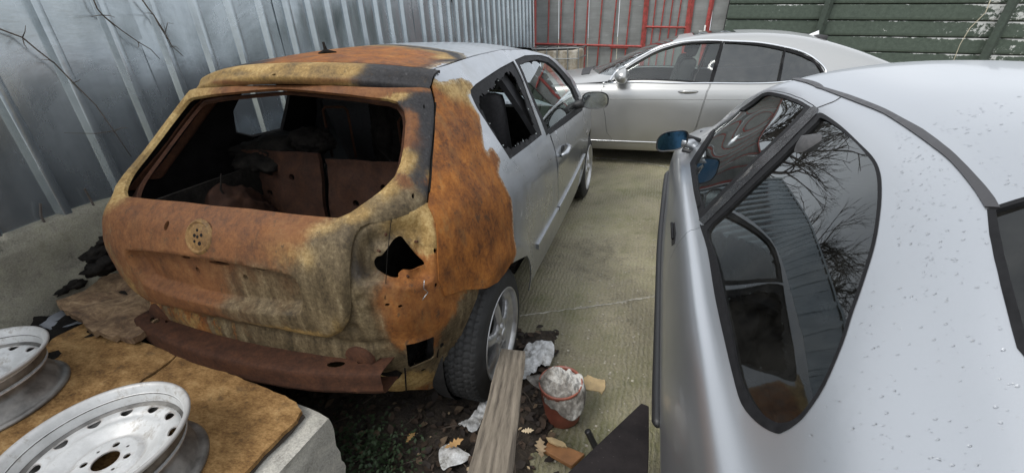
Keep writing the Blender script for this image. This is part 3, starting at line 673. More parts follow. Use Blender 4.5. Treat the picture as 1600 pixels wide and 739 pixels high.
def mir(poly): return poly + [(-u, v) for u, v in reversed(poly) if abs(u) > 1e-6]

def blobs(spec, base=(0.1, .05, .05, .0), orange=.0):
    """burn colours gathered round points of the body: (point, radius, channel, weight)"""
    cs = [(np.array(P), r, ch, wg) for P, r, ch, wg in spec]
    def fn(UV, P):
        A = np.tile(np.array(base, float), (len(P), 1))
        for c, r, ch, wg in cs:
            rr = np.array(r if isinstance(r, tuple) else (r, r, r)); q = (((P - c) / rr) ** 2).sum(1)
            A[:, ch] += wg * np.exp(-q)
        Z = np.zeros((len(P), 4)); Z[:, 1] = orange; return {'burn': A, 'paint': Z}
    return fn
R_, T_, G_, K_ = 0, 1, 2, 3                   # rust, tan ash, grey olive, soot
def sp(S, lst, test=None): return [(S.pt(px, test), r, ch, wg) for px, r, ch, wg in lst]

# --- tailgate
tg = [(0, .662)] + hp((370, 504), (440, 517), (490, 527), (514, 530), (531, 522), (541, 508), (546, 490), (545, 456), (544, 421), (548, 385), (553, 366), (562, 352), (575, 347), (608, 342), (647, 330), (668, 320), (675, 247), (680, 191), (680, 165)) + [(hp((676, 150))[0][0], 1.375), (.3, 1.40), (0, 1.405)]
tg_out = mir(tg)
ap = [(0, 1.392)] + hp((467, 137), (542, 144), (604, 151), (621, 156), (632, 169), (634.8, 184), (632.6, 220), (627, 250), (618, 272), (595, 295), (567, 315), (545, 330), (525, 338), (500, 336.5), (449, 331.6), (387, 323.9)) + [(0, 1.062)]
ap_out = mir(ap)
rec = smooth_poly([(-.375, .892), (-.2, .908), (0, .913), (.2, .908), (.355, .895), (.385, .875), (.39, .84), (.375, .775), (.34, .745), (.2, .732), (0, .726), (-.2, .732), (-.34, .745), (-.375, .775), (-.40, .84), (-.395, .878)], 3)
emb = np.array([0, .978])
def shrink_uv(poly, d):
    P = np.array(poly); n = len(P); A = .5 * sum(P[i][0] * P[(i + 1) % n][1] - P[(i + 1) % n][0] * P[i][1] for i in range(n)); sg = 1 if A > 0 else -1; R = []
    for i in range(n):
        e = P[(i + 1) % n] - P[i - 1]; e = e / np.linalg.norm(e); R.append(tuple(P[i] + np.array([-e[1], e[0]]) * sg * d))
    return R
def tg_disp(UV, P):
    d = sdf(UV, rec); top = np.clip((UV[:, 1] - .86) / .05, 0, 1)
    wd = .024 - .014 * top
    t = np.clip(d / wd, 0, 1); t = t * t * (3 - 2 * t); r = -.046 * t
    q = np.hypot(UV[:, 0] - emb[0], UV[:, 1] - emb[1])
    r += 0 * q
    # crease under the glass, pressed edges and a few dents
    r += -.006 * np.exp(-((UV[:, 1] - 1.035) / .012) ** 2) * (np.abs(UV[:, 0]) < .55)
    e = polydist(UV, tg_out); r += -.014 * np.clip(1 - e / .02, 0, 1) ** 2
    e = polydist(UV, ap_out); r += -.016 * np.clip(1 - e / .028, 0, 1) ** 1.5
    r += .004 * np.exp(-((UV[:, 0] - .47) / .05) ** 2 - ((UV[:, 1] - .93) / .03) ** 2) - .005 * np.exp(-((UV[:, 0] - .50) / .06) ** 2 - ((UV[:, 1] - .80) / .07) ** 2)
    return r
holes = [ap_out, ellipse(hp((428, 125))[0], .001, .001, 3)][:1]
for c, a, b in (((.0 - .165, .995), .011, .014), ((.03, .885), .05, .007), ((-.13, .886), .022, .006), ((.21, .884), .024, .006)):
    holes.append(ellipse(c, a, b, 10))
for c in ((-.09, .835), (.13, .835)): holes.append(ellipse(c, .010, .012, 8))
holes.append(ellipse(hp((662, 168))[0], .007, .007, 8)); holes.append(ellipse(hp((645, 307))[0], .007, .007, 8))
tg_spec = sp(HS, [((235, 330), .26, R_, 1.1), ((310, 355), .22, R_, 1.0), ((400, 350), .17, R_, .95), ((470, 352), .10, R_, .35), ((210, 410), .18, R_, .8), ((250, 440), .12, R_, .6), ((300, 470), .12, R_, .6), ((270, 455), .1, R_, .6), ((230, 470), .1, R_, .6),
                  ((190, 370), .07, T_, .35), ((440, 395), (.10, .2, .05), T_, .55), ((505, 360), (.07, .2, .015), T_, .8), ((490, 405), .05, T_, .75), ((395, 375), (.10, .2, .03), T_, .45),
                  ((525, 385), .09, G_, .9), ((515, 440), .12, G_, 1.0), ((520, 500), .08, T_, .45), ((510, 490), .1, G_, .6), ((330, 430), .10, G_, .6), ((350, 445), .12, G_, .7), ((400, 450), .14, G_, .95), ((350, 480), .1, G_, .6), ((300, 430), .06, T_, .4), ((275, 420), .06, G_, .5), ((510, 450), .10, K_, .22), ((525, 395), .05, K_, .25),
                  ((420, 512), (.25, .2, .02), T_, .6), ((312, 370), .05, T_, .8), ((300, 440), .08, G_, .45), ((450, 460), .05, R_, .3),
                  ((600, 325), .07, G_, .9), ((640, 318), .05, G_, .9), ((560, 335), (.06, .1, .02), T_, .9), ((605, 305), (.05, .1, .03), T_, .8), ((632, 290), .03, R_, .5),
                  ((640, 250), .05, T_, .7), ((645, 215), .05, R_, .8), ((640, 185), .04, R_, .5), ((648, 260), .03, G_, .5), ((668, 200), (.025, .3, .07), K_, 1.1), ((665, 250), (.02, .3, .05), K_, .9), ((665, 165), .05, K_, 1.1), ((640, 160), .04, K_, .5), ((662, 300), .03, K_, .5),
                  ((560, 143), (.2, .2, .02), R_, .9), ((620, 151), (.05, .1, .012), T_, .9)], _rightside)
tg_spec += [(np.array([-.55, -.2, 1.2]), .2, T_, .7), (np.array([-.52, -.4, 1.05]), .08, T_, .9), (np.array([-.56, -.3, 1.12]), .1, G_, .45), (np.array([-.2, -.1, 1.395]), (.4, .1, .03), R_, .9), (np.array([-.45, -.06, 1.38]), (.15, .1, .02), T_, .9)]
tgo = panel('tailgate', HS, tg_out, holes, (.012, .012), [M_burnt, M_soot], HB, .004, tg_disp, .012, blobs(tg_spec), lines=[rec, shrink_uv(rec, .011), shrink_uv(rec, .024)])
ec = HS.at([emb])[0]; en = HS.nrm([emb])[0]
es = MB(); es.lathe([(.0, .004), (.040, .0042), (.044, .002), (.046, .0018), (.049, .006), (.052, .006), (.056, .002), (.060, -.003)], 40, 1); _b = Vector(en).to_track_quat('-Y', 'Z').to_matrix()
es.V = [tuple(_b @ Vector((x, -y, z)) + Vector(ec + en * .003)) for x, y, z in es.V]
eo = mesh_obj('emblem_boss', es.V, es.F, M_burnt, tgo, True, None, {'burn': [(.62, .58, .3, .05)] * len(es.V), 'paint': [(0, 0, 0, 0)] * len(es.V)})
eh = MB()
for a, r_, s_ in ((.4, .018, .006), (1.7, .022, .005), (2.9, .014, .006), (4.1, .02, .005), (5.2, .024, .007), (0, 0, .005)):
    eh.lathe([(0, .0050), (s_, .0050), (s_ * 1.05, .003)], 10, 1, (r_ * math.cos(a), 0, r_ * math.sin(a)))
eh.V = [tuple(_b @ Vector((x, -y, z)) + Vector(ec + en * .003)) for x, y, z in eh.V]; eh.obj('rivet_hole', M_soot, eo)
# inner frame pressing of the tailgate round the glass opening
cen = np.array([0, 1.23])
def scale_poly(poly, c, s): return [tuple(np.array(c) + (np.array(q) - np.array(c)) * s) for q in poly]
panel('tailgate_inner_frame', HS, scale_poly(ap_out, cen, 1.10), [scale_poly(ap_out, (0, 1.06), (.985, 1.03))], (.03, .025), [M_rust_dark, M_soot], HB, -.055, None, .012)
# --- body behind the tailgate: lamp pocket, corner, lower panel
bp = [(0, .74), (.48, .74)] + hp((536, 500), (535, 421), (540, 380), (556, 345), (590, 330), (650, 318), (672, 316), (678, 326), (690, 350), (694, 400), (698, 438), (704, 450), (722, 448), (752, 443), (748, 462), (730, 523), (712, 573), (703, 600), (690, 617), (676, 624), (640, 626), (600, 626)) + [(.45, .33), (0, .33)]
bp_out = mir(bp)
tri = smooth_poly(hp((625, 369), (634, 367), (643, 376), (658, 394), (671, 410), (671, 420), (655, 429), (641, 428), (632, 435), (628, 441), (608, 438), (590, 428), (584, 414), (590, 404), (599, 401), (608, 391)), 3)
sq = hp((635, 541), (678, 527), (681, 531), (684, 563), (680, 568), (643, 583), (639, 579))
pocket = smooth_poly(hp((560, 360), (600, 340), (655, 330), (676, 356), (680, 405), (679, 440), (640, 452), (596, 448), (566, 452), (552, 430), (551, 395)), 3)
pits = [(hp(c)[0], r, h) for c, r, h in (((604, 361), .016, .012), ((594, 394), .016, .012), ((660, 378), .013, .01), ((644, 437), .016, .012), ((561, 474), .018, -.014), ((566, 468), .05, .012), ((548, 522), .02, -.01))]
def bp_disp(UV, P):
    U = np.abs(UV[:, 0]); Q = np.stack([U, UV[:, 1]], 1)
    d = sdf(Q, pocket); t = np.clip(d / .035, 0, 1); r = -.052 * t * t * (3 - 2 * t)
    for c, rad, h in pits: r += h * np.exp(-(((Q - np.array(c)) ** 2).sum(1) / rad ** 2) ** 2)
    z = UV[:, 1]
    r += -.012 * np.exp(-((z - .60) / .012) ** 2) * (U < .62) + .018 * np.exp(-((z - .52) / .05) ** 2) * (U < .55)
    r += -.02 * np.clip((.48 - z) / .1, 0, 1) + .019 * np.clip((U - .60) / .10, 0, 1) * np.clip((z - .50) / .12, 0, 1)
    e = polydist(Q, sq); r += .008 * np.exp(-(e / .012) ** 2)
    e = polydist(Q, tri); r += .007 * np.exp(-(e / .012) ** 2)
    n = np.array([mnoise.noise(Vector(p * 9)) for p in P]); r += .007 * n * np.clip(1 - d / .02, 0, 1)
    return r
hl = [tri, sq] + [ellipse(hp(c)[0], a, b, 8) for c, a, b in (((698, 547), .011, .018), ((668, 594), .012, .014), ((682, 392), .007, .009), ((683, 446), .006, .008), ((606, 479), .008, .006), ((626, 479), .008, .006), ((503, 570), .018, .014))]
bp_spec = sp(HS, [((600, 466), .06, R_, .9), ((640, 480), .10, R_, .9), ((660, 500), .08, R_, 1.0), ((690, 470), .07, R_, .7), ((620, 510), .06, R_, .55), ((640, 450), .05, R_, .6), ((665, 452), .05, R_, .9), ((686, 400), .018, R_, .9), ((684, 350), .015, R_, .8), ((688, 440), .04, R_, 1.0), ((640, 345), .07, T_, .75), ((672, 385), .03, T_, .75), ((600, 360), .05, T_, .6), ((575, 375), .05, G_, .7), ((560, 360), .03, K_, .45), ((600, 445), .05, G_, .5), ((655, 445), .04, K_, .3), ((570, 440), .05, K_, .5),
                  ((580, 400), .07, G_, .8), ((565, 430), .06, K_, .45), ((560, 470), .07, G_, .9), ((620, 350), .08, G_, .6), ((655, 345), .05, T_, .5), ((610, 385), .05, G_, .4), ((570, 510), .1, G_, .8), ((520, 545), .15, G_, .8), ((450, 540), .2, G_, .8), ((590, 515), .03, T_, .9),
                  ((610, 580), .1, G_, .6), ((630, 610), .08, T_, .55), ((690, 580), .06, G_, .6), ((715, 520), .08, G_, .8), ((735, 480), .06, G_, .5), ((665, 610), .05, T_, .6), ((700, 560), .03, T_, .5), ((560, 590), .1, T_, .5), ((685, 540), .03, R_, .6)], _rightside)
panel('rear_panel', HS, bp_out, hl, (.013, .013), [M_burnt, M_soot], HB, -.024, bp_disp, .006, blobs(bp_spec, orange=.65), lines=[pocket])
# --- quarter panels with the side window opening
arch_c = (0, .31)
def arch(a, r=.372): return hu(arch_c[0] + r * math.cos(a), arch_c[1] + r * math.sin(a))
qz = hp((657, 123), (675, 134), (680, 152), (680, 191), (676, 247), (669, 320))
qp = hp((669, 320), (676, 335), (682, 350), (684, 400), (686, 438), (696, 462), (710, 458), (724, 453), (756, 448), (777, 441), (791, 424), (797, 412))
qp += [arch(a) for a in np.radians([46, 36, 26, 16, 6])] + [hu(.375, .30), hu(.98, .30), hu(.98, .5), hu(.975, .86), hu(.955, 1.0)]
dwin = hp((854, 213), (829, 150), (804, 94), (820, 87), (835, 86), (846, 86.5), (857, 90), (866, 97), (875, 106), (892, 125), (903, 147), (911, 168))
qp += dwin + [hu(2.12, 1.03)] + hp((909, 152), (898, 128), (885, 110), (872, 97), (858, 87))
def ztop(y): return float(np.interp(y, [.08, .12, .5, .9, 1.3, 1.6], [1.42, 1.427, 1.446, 1.452, 1.437, 1.40]))
qp += [hu(y, ztop(y) - .002) for y in (1.35, 1.1, .9, .6, .4, .25, .14)]
qp += hp((675, 134), (680, 152), (680, 191), (676, 247))
qwin = hp((736, 149), (735, 141), (743, 132), (762, 119), (782, 106), (802, 95.5), (808, 105), (819, 128), (834, 171), (848, 210), (823, 230), (797, 249), (779, 221), (759, 190), (746, 170))
rust_poly = hp((640, 118), (659, 117), (690, 128), (720, 122), (735, 128), (742, 140), (731, 149), (738, 163), (749, 180), (753, 200), (754, 214), (757, 232), (761, 240), (764, 231), (770, 232), (782.5, 250.5), (780, 262), (779, 272), (789, 290), (798, 308.6), (802, 350), (803, 396)) + hp((796, 430), (770, 470), (690, 490), (650, 440), (640, 330), (660, 200), (650, 150))
q_spec = sp(HS, [((700, 250), .2, R_, .8), ((720, 330), .2, R_, .8), ((740, 400), .2, R_, .9), ((700, 420), .15, R_, .8), ((710, 200), .15, R_, .7), ((770, 300), .15, R_, .7), ((780, 370), .12, R_, .8),
                 ((700, 135), .07, T_, 1.0), ((735, 150), .06, T_, .95), ((690, 125), .05, T_, .7), ((690, 160), .05, R_, .6), ((715, 130), .05, G_, .7), ((725, 125), .03, T_, .6), ((755, 165), .02, T_, .4), ((668, 300), (.012, .2, .2), K_, .4), ((680, 200), (.014, .2, .15), T_, .5),
                 ((720, 240), (.03, .2, .12), G_, .38), ((740, 270), (.03, .2, .1), G_, .4), ((700, 350), (.04, .2, .1), G_, .28), ((765, 290), .04, G_, .35), ((790, 340), .05, K_, .45), ((796, 370), .03, G_, .5), ((690, 420), .06, G_, .25), ((770, 410), .06, G_, .3)], _rightside)
_qb = blobs(q_spec, (.25, .05, .05, .02), 1.)
def q_attr(UV, P):
    A = _qb(UV, P); d = sdf(UV, rust_poly); p = np.clip(.5 - d / .06, 0, 1)
    A['paint'][:, 0] = p; return A
def q_disp(UV, P):
    e = np.hypot(P[:, 1] - arch_c[0], P[:, 2] - arch_c[1]); r = .014 * np.exp(-((e - .385) / .05) ** 2) * (P[:, 2] > .2)
    flap = np.clip((.62 - P[:, 2]) / .2, 0, 1) * np.clip((.2 - P[:, 1]) / .3, 0, 1); r += .018 * flap
    rm = np.clip(sdf(UV, rust_poly) / .05, 0, 1)
    r += rm * .004 * np.array([mnoise.noise(Vector(p * 7)) for p in P])
    return r
q_right = panel('quarter_panel', HS, qp, [qwin], (.016, .016), [M_burnt, M_soot], HB, 0, q_disp, .006, q_attr)
q_right['label'] = 'rear quarter panel burnt to orange rust beside clean silver paint'
lwin = [(-u, v) for u, v in [hu(.25, 1.24), hu(.28, 1.12), hu(.40, 1.07), hu(.62, 1.06), hu(.64, 1.28), hu(.5, 1.345), hu(.32, 1.36)]]
panel('quarter_panel', HS, [(-u, v) for u, v in qp], [lwin], (.035, .035), [M_soot, M_soot], HB, 0, None, .02, lambda UV, P: _qb(UV, P * np.array([-1, 1, 1])))
# --- door, front wing
dl = hp((854, 214.5)) + [hu(.98, .985), hu(.988, .86), hu(.99, .5), hu(.99, .30), hu(2.0, .30), hu(2.12, .42), hu(2.14, .7), hu(2.14, .93)] + hp((917, 170), (911, 172), (898, 182), (885, 192.5), (870, 203))
def d_disp(UV, P):
    r = -.010 * np.exp(-((P[:, 2] - .42) / .07) ** 2) + .006 * np.exp(-((P[:, 2] - .80) / .04) ** 2); return r
for sgn in (1, -1):
    D_ = panel('door', HS, [(sgn * u, v) for u, v in dl], [], (.035, .03), [M_paint, M_dark], HB, 0, d_disp, .02)
    fw = [hu(2.15, .42), hu(2.145, .7), hu(2.145, .93), hu(2.4, .93), hu(2.8, .88), hu(3.1, .80), hu(3.3, .70), hu(3.38, .5), hu(3.35, .3)] + [hu(2.6 + .36 * math.cos(a), .31 + .36 * math.sin(a)) for a in np.radians([-4, 20, 45, 70, 90, 110, 135, 160, 184])] + [hu(2.05, .30)]
    panel('front_wing', HS, [(sgn * u, v) for u, v in fw], [], (.05, .04), [M_paint, M_dark], HB, 0, None, .01)
# rubbing strip
for a, b in ((.485, .972), (.995, 2.12)):
    mo = [hu(y, .508 + .027 * (y - .485) + dz) for y, dz in ((a, -.016), (b, -.016), (b, .016), (a, .016))]
    panel('rubbing_strip', HS, mo, [], (.03, .01), [M_paint, M_paint], HB, .012, None, .012)
# door handle
hy, hz = 1.17, .852
Hc = HS.at([hu(hy, hz)])[0]
hb = MB(); hb.tube([Hc + np.array([.012, -.10, -.012]), Hc + np.array([.034, -.06, -.004]), Hc + np.array([.037, 0, .002]), Hc + np.array([.032, .06, .006]), Hc + np.array([.008, .095, .008])], [.010, .015, .015, .014, .009], 10)
hbo = hb.obj('door_handle', M_paint, D_, True); hbo.parent = [c for c in HB.children if c.name.startswith('door')][0]
panel('handle_recess', HS, ellipse(hu(hy - .01, hz), .055, .028, 18), [], (.02, .012), [M_black, M_black], hbo.parent, .002, None, .002)
bd = MB(); Bc = HS.at([hu(2.32, .70)])[0]; bd.box(Bc + np.array([-.004, -.035, -.02]), Bc + np.array([.004, .035, .02])); bd.obj('wing_badge', M_chrome, [c for c in HB.children if c.name.startswith('front_wing')][0], False, .003)
# --- window frames and glass
glassd = hp((857, 203), (834, 150), (813, 100.6), (826, 95.5), (840, 93), (856.6, 97), (868, 106), (878, 117), (894.5, 138.5), (900, 152), (904, 166), (880, 185))
fr_out = dwin[:] + hp((911, 171), (885, 192), (870, 203))
for sgn in (1, -1):
    panel('window_frame', HS, [(sgn * u, v) for u, v in fr_out], [[(sgn * u, v) for u, v in glassd]], (.03, .03), [M_trim, M_dark], HB, -.004, None, .02)
    panel('door_window', HS, [(sgn * u, v) for u, v in glassd], [], (.05, .05), [M_glass if sgn > 0 else M_soot] * 2, HB, -.014, None, 0)
jag = []
_hole = hp((752, 150), (757, 146), (764.5, 144), (773, 133), (783.5, 121), (792, 116), (799.7, 112.8), (809, 123.6), (818, 145), (829.5, 176.4), (840, 207.5), (820, 220), (802.4, 230.5), (786, 229), (772.6, 203.5), (759, 179), (750, 163))
_r2 = random.Random(3)
for u, v in densify(_hole, .02, .02): jag.append((u + _r2.uniform(-.011, .011), v + _r2.uniform(-.011, .011)))
panel('quarter_window_remains', HS, qwin, [jag], (.02, .02), [M_trim, M_dark], HB, -.008, None, .006)
# crumbs of tempered glass along the broken edge
gm = MB(); 
for u, v in densify(_hole, .012, .012):
    if _r2.random() < .10:
        c = HS.at([[u + _r2.uniform(-.006, .006), v + _r2.uniform(-.006, .006)]])[0] + np.array([_r2.uniform(-.012, .0), 0, 0]); s = _r2.uniform(.001, .0026)
        gm.box(c - s, c + s)
go = gm.obj('broken_glass_edge', plain('crushed_glass', (.45, .5, .5), .2, 0, 60, .3, .1), HB); go['kind'] = 'stuff'

# --- roof and spoiler
def zc(y): return np.interp(y, [-.1, 0, .12, .25, .5, .9, 1.3, 1.6, 1.9], [1.452, 1.472, 1.483, 1.490, 1.502, 1.505, 1.492, 1.462, 1.40])
def ze(y): return np.interp(y, [-.1, .08, .12, .5, .9, 1.3, 1.6, 1.9], [1.40, 1.42, 1.427, 1.446, 1.452, 1.437, 1.40, 1.34])
_yk = np.linspace(-.1, 1.9, 21); _zcs, _zes = nspline(_yk, np.convolve(np.pad(zc(_yk), 1, 'edge'), [.25, .5, .25], 'valid'), np.linspace(-.1, 1.9, 300)), nspline(_yk, np.convolve(np.pad(ze(_yk), 1, 'edge'), [.25, .5, .25], 'valid'), np.linspace(-.1, 1.9, 300))
def hroof(x, y):
    yy = np.linspace(-.1, 1.9, 300); a = np.interp(y, yy, _zcs); b = np.interp(y, yy, _zes); return a - (a - b) * np.abs(x / .57) ** 2.2
RS = FSurf(lambda U, V: np.stack([U, V, hroof(U, V)], -1), -.62, .62, -.05, 1.75, 120, 180, 1)
if RS.N[60, 60, 2] < 0: RS.N *= -1; RS.face = ~RS.face
seam = [(x, .122 * (abs(x) / .565) ** 2) for x in np.linspace(-.565, .565, 23)]
ro = seam + [(.565, .5), (.565, 1.0), (.565, 1.35), (.55, 1.55), (0, 1.62), (-.55, 1.55), (-.565, 1.35), (-.565, .7)]
rp = RS.uv([(655, 121), (690, 100), (735, 97), (724, 84), (700, 79), (650, 72), (590, 70), (560, 69), (500, 72)])
rp = rp + [(-.6, rp[-1][1] + .1), (-.7, -.2), (.7, -.2)]
r_spec = sp(RS, [((470, 84), .22, R_, .9), ((560, 85), .2, R_, 1.0), ((620, 92), .14, R_, .9), ((600, 80), .15, R_, .7), ((530, 92), .1, R_, .8), ((670, 98), .10, R_, .7), ((640, 115), .06, K_, .9), ((600, 106), (.14, .05, .1), K_, .8), ((560, 100), (.1, .03, .1), K_, .6),
                 ((385, 100), .14, K_, .9), ((345, 103), .1, K_, .8), ((490, 88), .05, K_, .7), ((700, 92), .06, T_, .7), ((715, 97), .04, K_, .8), ((650, 76), .1, G_, .6), ((420, 92), .08, R_, .5), ((650, 119), .03, G_, .7)])
_rb = blobs(r_spec, (.2, .05, .05, .05), .9)
def r_attr(UV, P):
    A = _rb(UV, P); d = sdf(UV, rp); A['paint'][:, 0] = np.clip(.5 - d / .12, 0, 1); A['burn'][:, 3] += 1.1 * np.exp(-((d - .03) / .045) ** 2); A['burn'][:, 1] += .5 * np.exp(-((d - .10) / .04) ** 2); return A
roof = panel('roof', RS, ro, [], (.016, .016), [M_burnt, M_soot], HB, 0, None, .012, r_attr)
ac = RS.at([[0, .226]])[0]
am = MB(); am.tube([ac + np.array([-.028, -.01, -.004]), ac + np.array([0, 0, .006]), ac + np.array([.038, .02, -.002])], [.009, .012, .007], 8); am.tube([ac, ac + np.array([-.004, .004, .022]), ac + np.array([-.008, .006, .045])], [.011, .007, .005], 6)
am.obj('melted_antenna', M_char, roof, True)
def spoil(U, V):                               # U across, V round the section
    t = U / .585; e = t * t
    y0 = .122 * (U / .565) ** 2 + .001; z0 = hroof(U, y0); yn = -.092 + .125 * e; zt = 1.440 - .058 * e
    pts = np.stack([np.stack([y0, z0 - .012], -1), np.stack([y0 - .003, z0 - .001], -1), np.stack([(y0 * .45 + yn * .55), (z0 + zt) / 2 + .007 - .0 * e], -1), np.stack([yn + .018, zt + .001], -1), np.stack([yn, zt - .014], -1), np.stack([yn + .004, zt - .034], -1), np.stack([yn + .018, zt - .043], -1), np.stack([yn + .05, zt - .036], -1)], 0)
    k = np.clip(V * 7, 0, 6.9999); i = k.astype(int); f = (k - i)[..., None]; I, J = np.meshgrid(np.arange(U.shape[0]), np.arange(U.shape[1]), indexing='ij')
    g = lambda n: pts[np.clip(n, 0, 7), I, J]
    p0, p1, p2, p3 = g(i - 1), g(i), g(i + 1), g(i + 2)
    q = .5 * (2 * p1 + (p2 - p0) * f + (2 * p0 - 5 * p1 + 4 * p2 - p3) * f * f + (3 * p1 - p0 - 3 * p2 + p3) * f ** 3)
    return np.stack([U, q[..., 0], q[..., 1]], -1)
SS = FSurf(spoil, -.588, .588, 0, 1, 120, 90, 1)
if SS.nrm([[0, .3]])[0][2] < 0: SS.N *= -1; SS.face = ~SS.face
s_spec = sp(SS, [((330, 105), .15, T_, .7), ((420, 103), .2, T_, .8), ((500, 108), .14, T_, .8), ((540, 112), .08, T_, .5), ((400, 115), (.4, .06, .012), G_, .55), ((330, 114), .1, G_, .5), ((600, 122), .10, K_, 1.1), ((650, 138), .10, K_, 1.3), ((560, 125), (.07, .05, .02), K_, .8), ((640, 122), .06, G_, .5), ((520, 125), (.1, .06, .014), R_, .7), ((470, 122), (.15, .06, .01), R_, .45), ((430, 130), (.4, .1, .012), R_, .9)])
panel('roof_spoiler', SS, [(-.588, .0), (.588, .0), (.588, 1), (-.588, 1)], [ellipse(SS.uv([(428, 117)])[0], .010, .035, 8)], (.014, .02), [M_burnt, M_soot], HB, 0, None, .006, blobs(s_spec))
# bonnet, windscreen, nose
BS = FSurf(lambda U, V: np.stack([U, V, np.interp(V, [2.05, 2.4, 2.9, 3.25, 3.42], [.985, .965, .90, .80, .62]) - .06 * (U / .8) ** 2], -1), -.84, .84, 2.0, 3.43, 60, 60, 1)
if BS.N[30, 30, 2] < 0: BS.N *= -1
panel('bonnet', BS, [(-.76, 2.08), (.76, 2.08), (.76, 2.6), (.70, 3.05), (.5, 3.33), (0, 3.42), (-.5, 3.33), (-.70, 3.05), (-.76, 2.6)], [], (.05, .05), [M_paint, M_dark], HB, 0, None, .01)
WS = FSurf(lambda U, V: np.stack([U, 1.60 + .55 * V - .10 * (U / .7) ** 2 * V - .05 * (U / .6) ** 2 * (1 - V), 1.455 - .46 * V - .03 * (U / .6) ** 2], -1), -.78, .78, 0, 1, 40, 30, 1)
if WS.N[20, 15, 1] < 0: WS.N *= -1
panel('windscreen', WS, [(-.56, 0), (.56, 0), (.72, 1), (-.72, 1)], [], (.06, .06), [M_glass] * 2, HB, 0, None, 0)

# --- interior
it = MB()
it.box((-.58, -.46, .40), (.58, .36, .44)); it.box((-.78, .36, .40), (.78, 2.05, .44)); it.box((-.72, 2.0, .44), (.72, 2.06, .97))
it.obj('cabin_floor', M_char, HB)
for sx in (-1, 1):
    wb = MB(); wb.lathe([(.0, .0), (.29, .0), (.315, -.015), (.322, -.04), (.322, -.09)], 40, 0, (0, 0, .31))
    wa = np.array(wb.V); wa[:, 0] = sx * .60 - sx * (wa[:, 0]) * 1.0; wb.V = [tuple(q) for q in wa]
    wb.obj('wheel_arch_liner', plain('scorched_liner', (.022, .020, .019), .9, 0, 8, .6, .4, .01), HB, True)
for i, (x0, x1, y, zt) in enumerate(((-.60, -.115, .17, 1.055), (-.085, .42, .17, 1.03))):
    def plate(U, V, x0=x0, x1=x1, y=y, zt=zt):
        u = (U - x0) / (x1 - x0); n = .006 * np.cos(u * 4 * PI) * np.cos(V * 5 * PI)
        return np.stack([U, y - .10 * (1 - V) * 1.2 + n, .50 + (zt - .50) * V], -1)
    PS = FSurf(plate, x0, x1, 0, 1, 40, 40, 1)
    if PS.N[20, 20, 1] > 0: PS.N *= -1
    w2 = x1 - x0
    hls = [ellipse((x0 + w2 * a, b), .020, .03, 8) for a, b in ((.3, .62), (.62, .78), (.72, .42))]
    panel('seat_back_plate', PS, smooth_poly([(x0, .02), (x1 - .02, 0), (x1, .06), (x1 - .01, .94), (x1 - .05, 1), (x0 + .05, 1), (x0, .94)], 3), hls, (.03, .05), [M_seatrust, M_soot], HB, 0,
          lambda UV, P, x0=x0, w2=w2: .012 * (np.abs(np.sin((UV[:, 0] - x0) / w2 * 3 * PI)) > .9) * (UV[:, 1] > .1) - .01 * np.exp(-((UV[:, 1] - .93) / .03) ** 2), .02)
for x, y, z, wd, hh in ((-.36, .62, 1.02, .17, .17), (.02, .70, 1.0, .05, .12), (.16, .72, 1.0, .06, .13)):
    hw = MB(); hw.tube([(x - wd / 2, y, z - .12), (x - wd / 2, y + .01, z + hh - .02), (x - wd / 2 + .02, y + .01, z + hh), (x + wd / 2 - .02, y + .01, z + hh), (x + wd / 2, y + .01, z + hh - .02), (x + wd / 2, y, z - .12)], .008, 8)
    hw.obj('headrest_wire', M_rust_dark, HB, True)
def lump(name, c, r, mat, seed, parent, amp=.3, sc=3., sub=4):
    bm = bmesh.new(); bmesh.ops.create_icosphere(bm, subdivisions=sub, radius=1); rr = Vector(r)
    for v in bm.verts:
        n = mnoise.fractal(v.co * sc + Vector((seed, seed * 2.1, 0)), .8, 2.1, 5)
        v.co = Vector([a * b for a, b in zip(v.co * (1 + amp * n), rr)]) + Vector(c)
    bm.verts.index_update(); P = [tuple(v.co) for v in bm.verts]; Fs = [[v.index for v in f.verts] for f in bm.faces]; bm.free()
    return mesh_obj(name, P, Fs, mat, parent)
for i, (c, r) in enumerate((((-.28, -.02, .62), (.26, .2, .16)), ((.1, -.1, .54), (.35, .22, .07)), ((-.52, .30, 1.0), (.18, .2, .10)), ((-.33, .36, 1.06), (.12, .10, .07)), ((.48, .24, .90), (.18, .2, .16)), ((-.12, .78, .98), (.10, .12, .28)))):
    lump('charred_debris', c, r, M_char, i * 3.3, HB, .30, 1.6, 5)
lump('inner_arch', (-.50, -.10, .72), (.17, .22, .20), _rust('tan_scorch', .22, 6), 9.2, HB, .22, 1.5, 5)
for pts_ in ([(-.44, -.10, 1.02), (-.45, -.12, .95), (-.43, -.11, .86), (-.44, -.12, .76)], [(.33, .16, 1.02), (.35, .14, .9), (.34, .1, .78), (.36, .08, .66)], [(.12, .3, 1.06), (.2, .28, 1.0), (.22, .2, .93)]):
    hw = MB(); hw.tube(smooth_poly([Vector(p_) for p_ in pts_], 5, False) if False else pts_, .004, 6); hw.obj('burnt_wire', M_char, HB, True)
for sx in (-1, 1):
    tp = MB(); tp.box((sx * .50 - .008, -.44, .42), (sx * .50 + .008, .14, .99)); tp.obj('boot_side_panel', M_char, HB)
